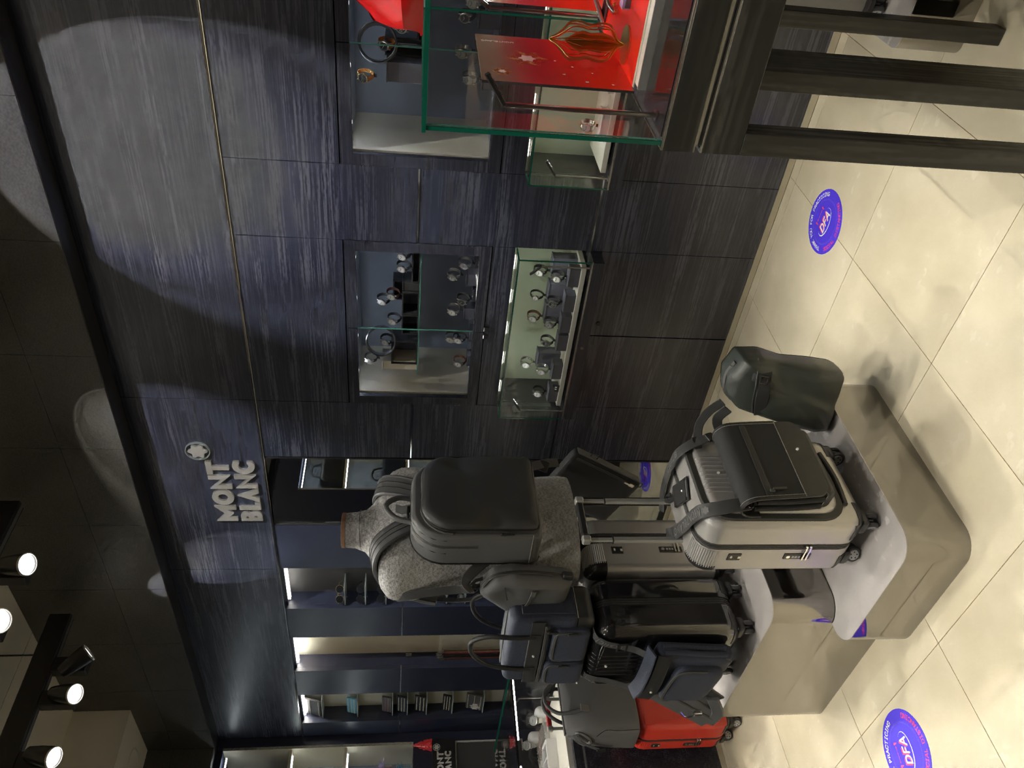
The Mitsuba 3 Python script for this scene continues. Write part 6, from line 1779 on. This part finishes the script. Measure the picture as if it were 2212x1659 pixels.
# ------------------------------------------------------------------ left wall: things on its lit shelves, sign and screen
bg = thing('handbag', 'black handbag with a pale zip on the upper shelf of the lit left wall', 'bag')
part(bg, 'body', xf(mfm(rbox_m(.20, .34, .26, .05, 14)), mat((LX - .18, 2.66, 2.455 + .131))), 'mat_black_leather', 50)
part(bg, 'zip', box(LX - .085, LX - .078, 2.55, 2.78, 2.655, 2.664), 'mat_cream')
part(bg, 'handle', tube(curve([(LX - .18, 2.56, 2.71), (LX - .18, 2.58, 2.80), (LX - .18, 2.70, 2.82), (LX - .18, 2.76, 2.72)], 24), .010, 8), 'mat_black_leather', 50)


def crystal(p, s, mt, label):
    k = thing('crystal_ornament', label, 'ornament')
    rng = random.Random(int(p[2] * 1000))
    out = []
    for i in range(22):
        d = np.array([rng.uniform(-1, 1), rng.uniform(-1, 1), rng.uniform(-.2, 1.2)]); d /= np.linalg.norm(d)
        out.append(cyl(np.array(p) + d * s * .1, np.array(p) + d * s, s * .10, 5, s * .01))
    part(k, 'spikes', join(out), mt)
    part(k, 'foot', cyl((p[0], p[1], p[2] - s * 1.1), (p[0], p[1], p[2]), s * .18, 12), 'mat_acrylic')


crystal((LX - .10, 2.73, 1.575), .065, 'mat_crystal_blue', 'pale blue spiky crystal on the lowest lit shelf of the left wall')
crystal((LX - .10, 2.80, 1.575), .055, 'mat_crystal_blue', 'smaller blue crystal beside the red one on the left wall shelf')
crystal((LX - .10, 2.77, 1.66), .062, 'mat_crystal_red', 'red crystal flower above the blue ones on the left wall shelf')
crystal((LX - .10, 2.83, 1.72), .060, 'mat_crystal_lilac', 'lilac crystal sprig at the top of the cluster on the left wall shelf')
for i, (z, lb) in enumerate(((2.24, 'white booklet standing on the middle shelf of the left wall'), (1.76, 'white booklet standing on the lowest lit shelf of the left wall'))):
    k = thing('booklet', lb, 'booklet')
    part(k, 'cover', box(LX - .12, LX - .116, 2.70, 2.84, (2.031, 1.491)[i], (2.19, 1.62)[i]), 'mat_acrylic')
    part(k, 'lines', join([box(LX - .1158, LX - .1152, 2.71, 2.83, (2.031, 1.491)[i] + .02 + .016 * q, (2.031, 1.491)[i] + .028 + .016 * q) for q in range(7)]), 'mat_crystal_blue')
cn = thing('red_cone', 'red glittering cone ornament beside the black sign of the left wall', 'ornament')
rng = random.Random(9)
part(cn, 'cone', cyl((LX + .02, 2.925, 1.345), (LX + .02, 2.925, 1.49), .050, 20, .004), 'mat_crystal_red')
part(cn, 'beads', join([xf(tm(trimesh.creation.icosphere(0, .007)), mat((LX + .02 + (.052 - .046 * q) * math.cos(a), 2.925 + (.052 - .046 * q) * math.sin(a), 1.345 + .14 * q))) for q, a in ((rng.random(), rng.uniform(0, 6.28)) for _ in range(70))]), 'mat_crystal_red')
sb = thing('pillar_sign', 'black sign block with white MONT BLANC lettering on the left wall, above the framed screen', 'sign')
part(sb, 'block', box(LX - .02, LX + .055, 2.30, 2.955, 1.160, 1.342, .001), 'mat_black')
R90 = mat((0, 0, 0), rz=90)
for row, zz in zip(WORD, (1.2535, 1.1925)):
    u = 0.0
    for ch, w, gap in row:
        g = affinity.scale(letter(ch, w, .118), .45, .45, origin=(0, 0))
        part(sb, 'letter', xf(front(affinity.translate(g, 2.635 + u * .45, zz), -(LX + .055), .003), np.array([[0, -1.0, 0, 0], [1.0, 0, 0, 0], [0, 0, 1.0, 0], [0, 0, 0, 1.0]])), 'mat_sign_white')
        u += w + gap
cy_, cz_ = 2.635 + .563 * .45, 1.1925 + .279 * .45 - .010
for nm, g in (('ring', Point(0, 0).buffer(.0285, quad_segs=20).difference(Point(0, 0).buffer(.025, quad_segs=20))), ('star', star6(.022))):
    part(sb, nm, xf(front(affinity.translate(g, cy_, cz_), -(LX + .055), .003), np.array([[0, -1.0, 0, 0], [1.0, 0, 0, 0], [0, 0, 1.0, 0], [0, 0, 0, 1.0]])), 'mat_sign_white')
scn = thing('framed_panel', 'dark panel in a thin white frame on the left wall behind the counter', 'panel')
part(scn, 'panel', box(LX - .01, LX + .012, 1.6, 2.940, .62, 1.148), 'mat_dark_grey')
part(scn, 'frame', join(box(LX, LX + .02, 1.6, 2.952, 1.148, 1.158), box(LX, LX + .02, 2.940, 2.952, .62, 1.148), box(LX, LX + .02, 1.6, 2.952, .61, .62)), 'mat_white')
# seen in the mirror: a light switch and bags on the shelf of the other left-wall niche
sw = thing('light_switch', 'cream light switch on the dark wall, seen in the mirror', 'switch')
part(sw, 'plate', box(LX, LX + .010, -.62, -.50, 1.64, 1.72, .002), 'mat_cream')
part(sw, 'rocker', box(LX + .009, LX + .014, -.59, -.55, 1.655, 1.705, .001), 'mat_white')
for y, z, mt, lb in ((.05, 2.25, 'mat_black_leather', 'dark bag on the upper shelf seen in the mirror'), (.10, 1.60, 'mat_navy_canvas', 'navy bag on the lower shelf seen in the mirror')):
    k = thing('handbag', lb, 'bag')
    part(k, 'body', xf(mfm(rbox_m(.18, .40, .26, .05, 14)), mat((LX - .17, y, z + .131))), mt, 50)
    part(k, 'handle', tube(curve([(LX - .17, y - .1, z + .25), (LX - .17, y - .06, z + .35), (LX - .17, y + .06, z + .35), (LX - .17, y + .1, z + .25)], 24), .010, 8), 'mat_black_leather', 50)
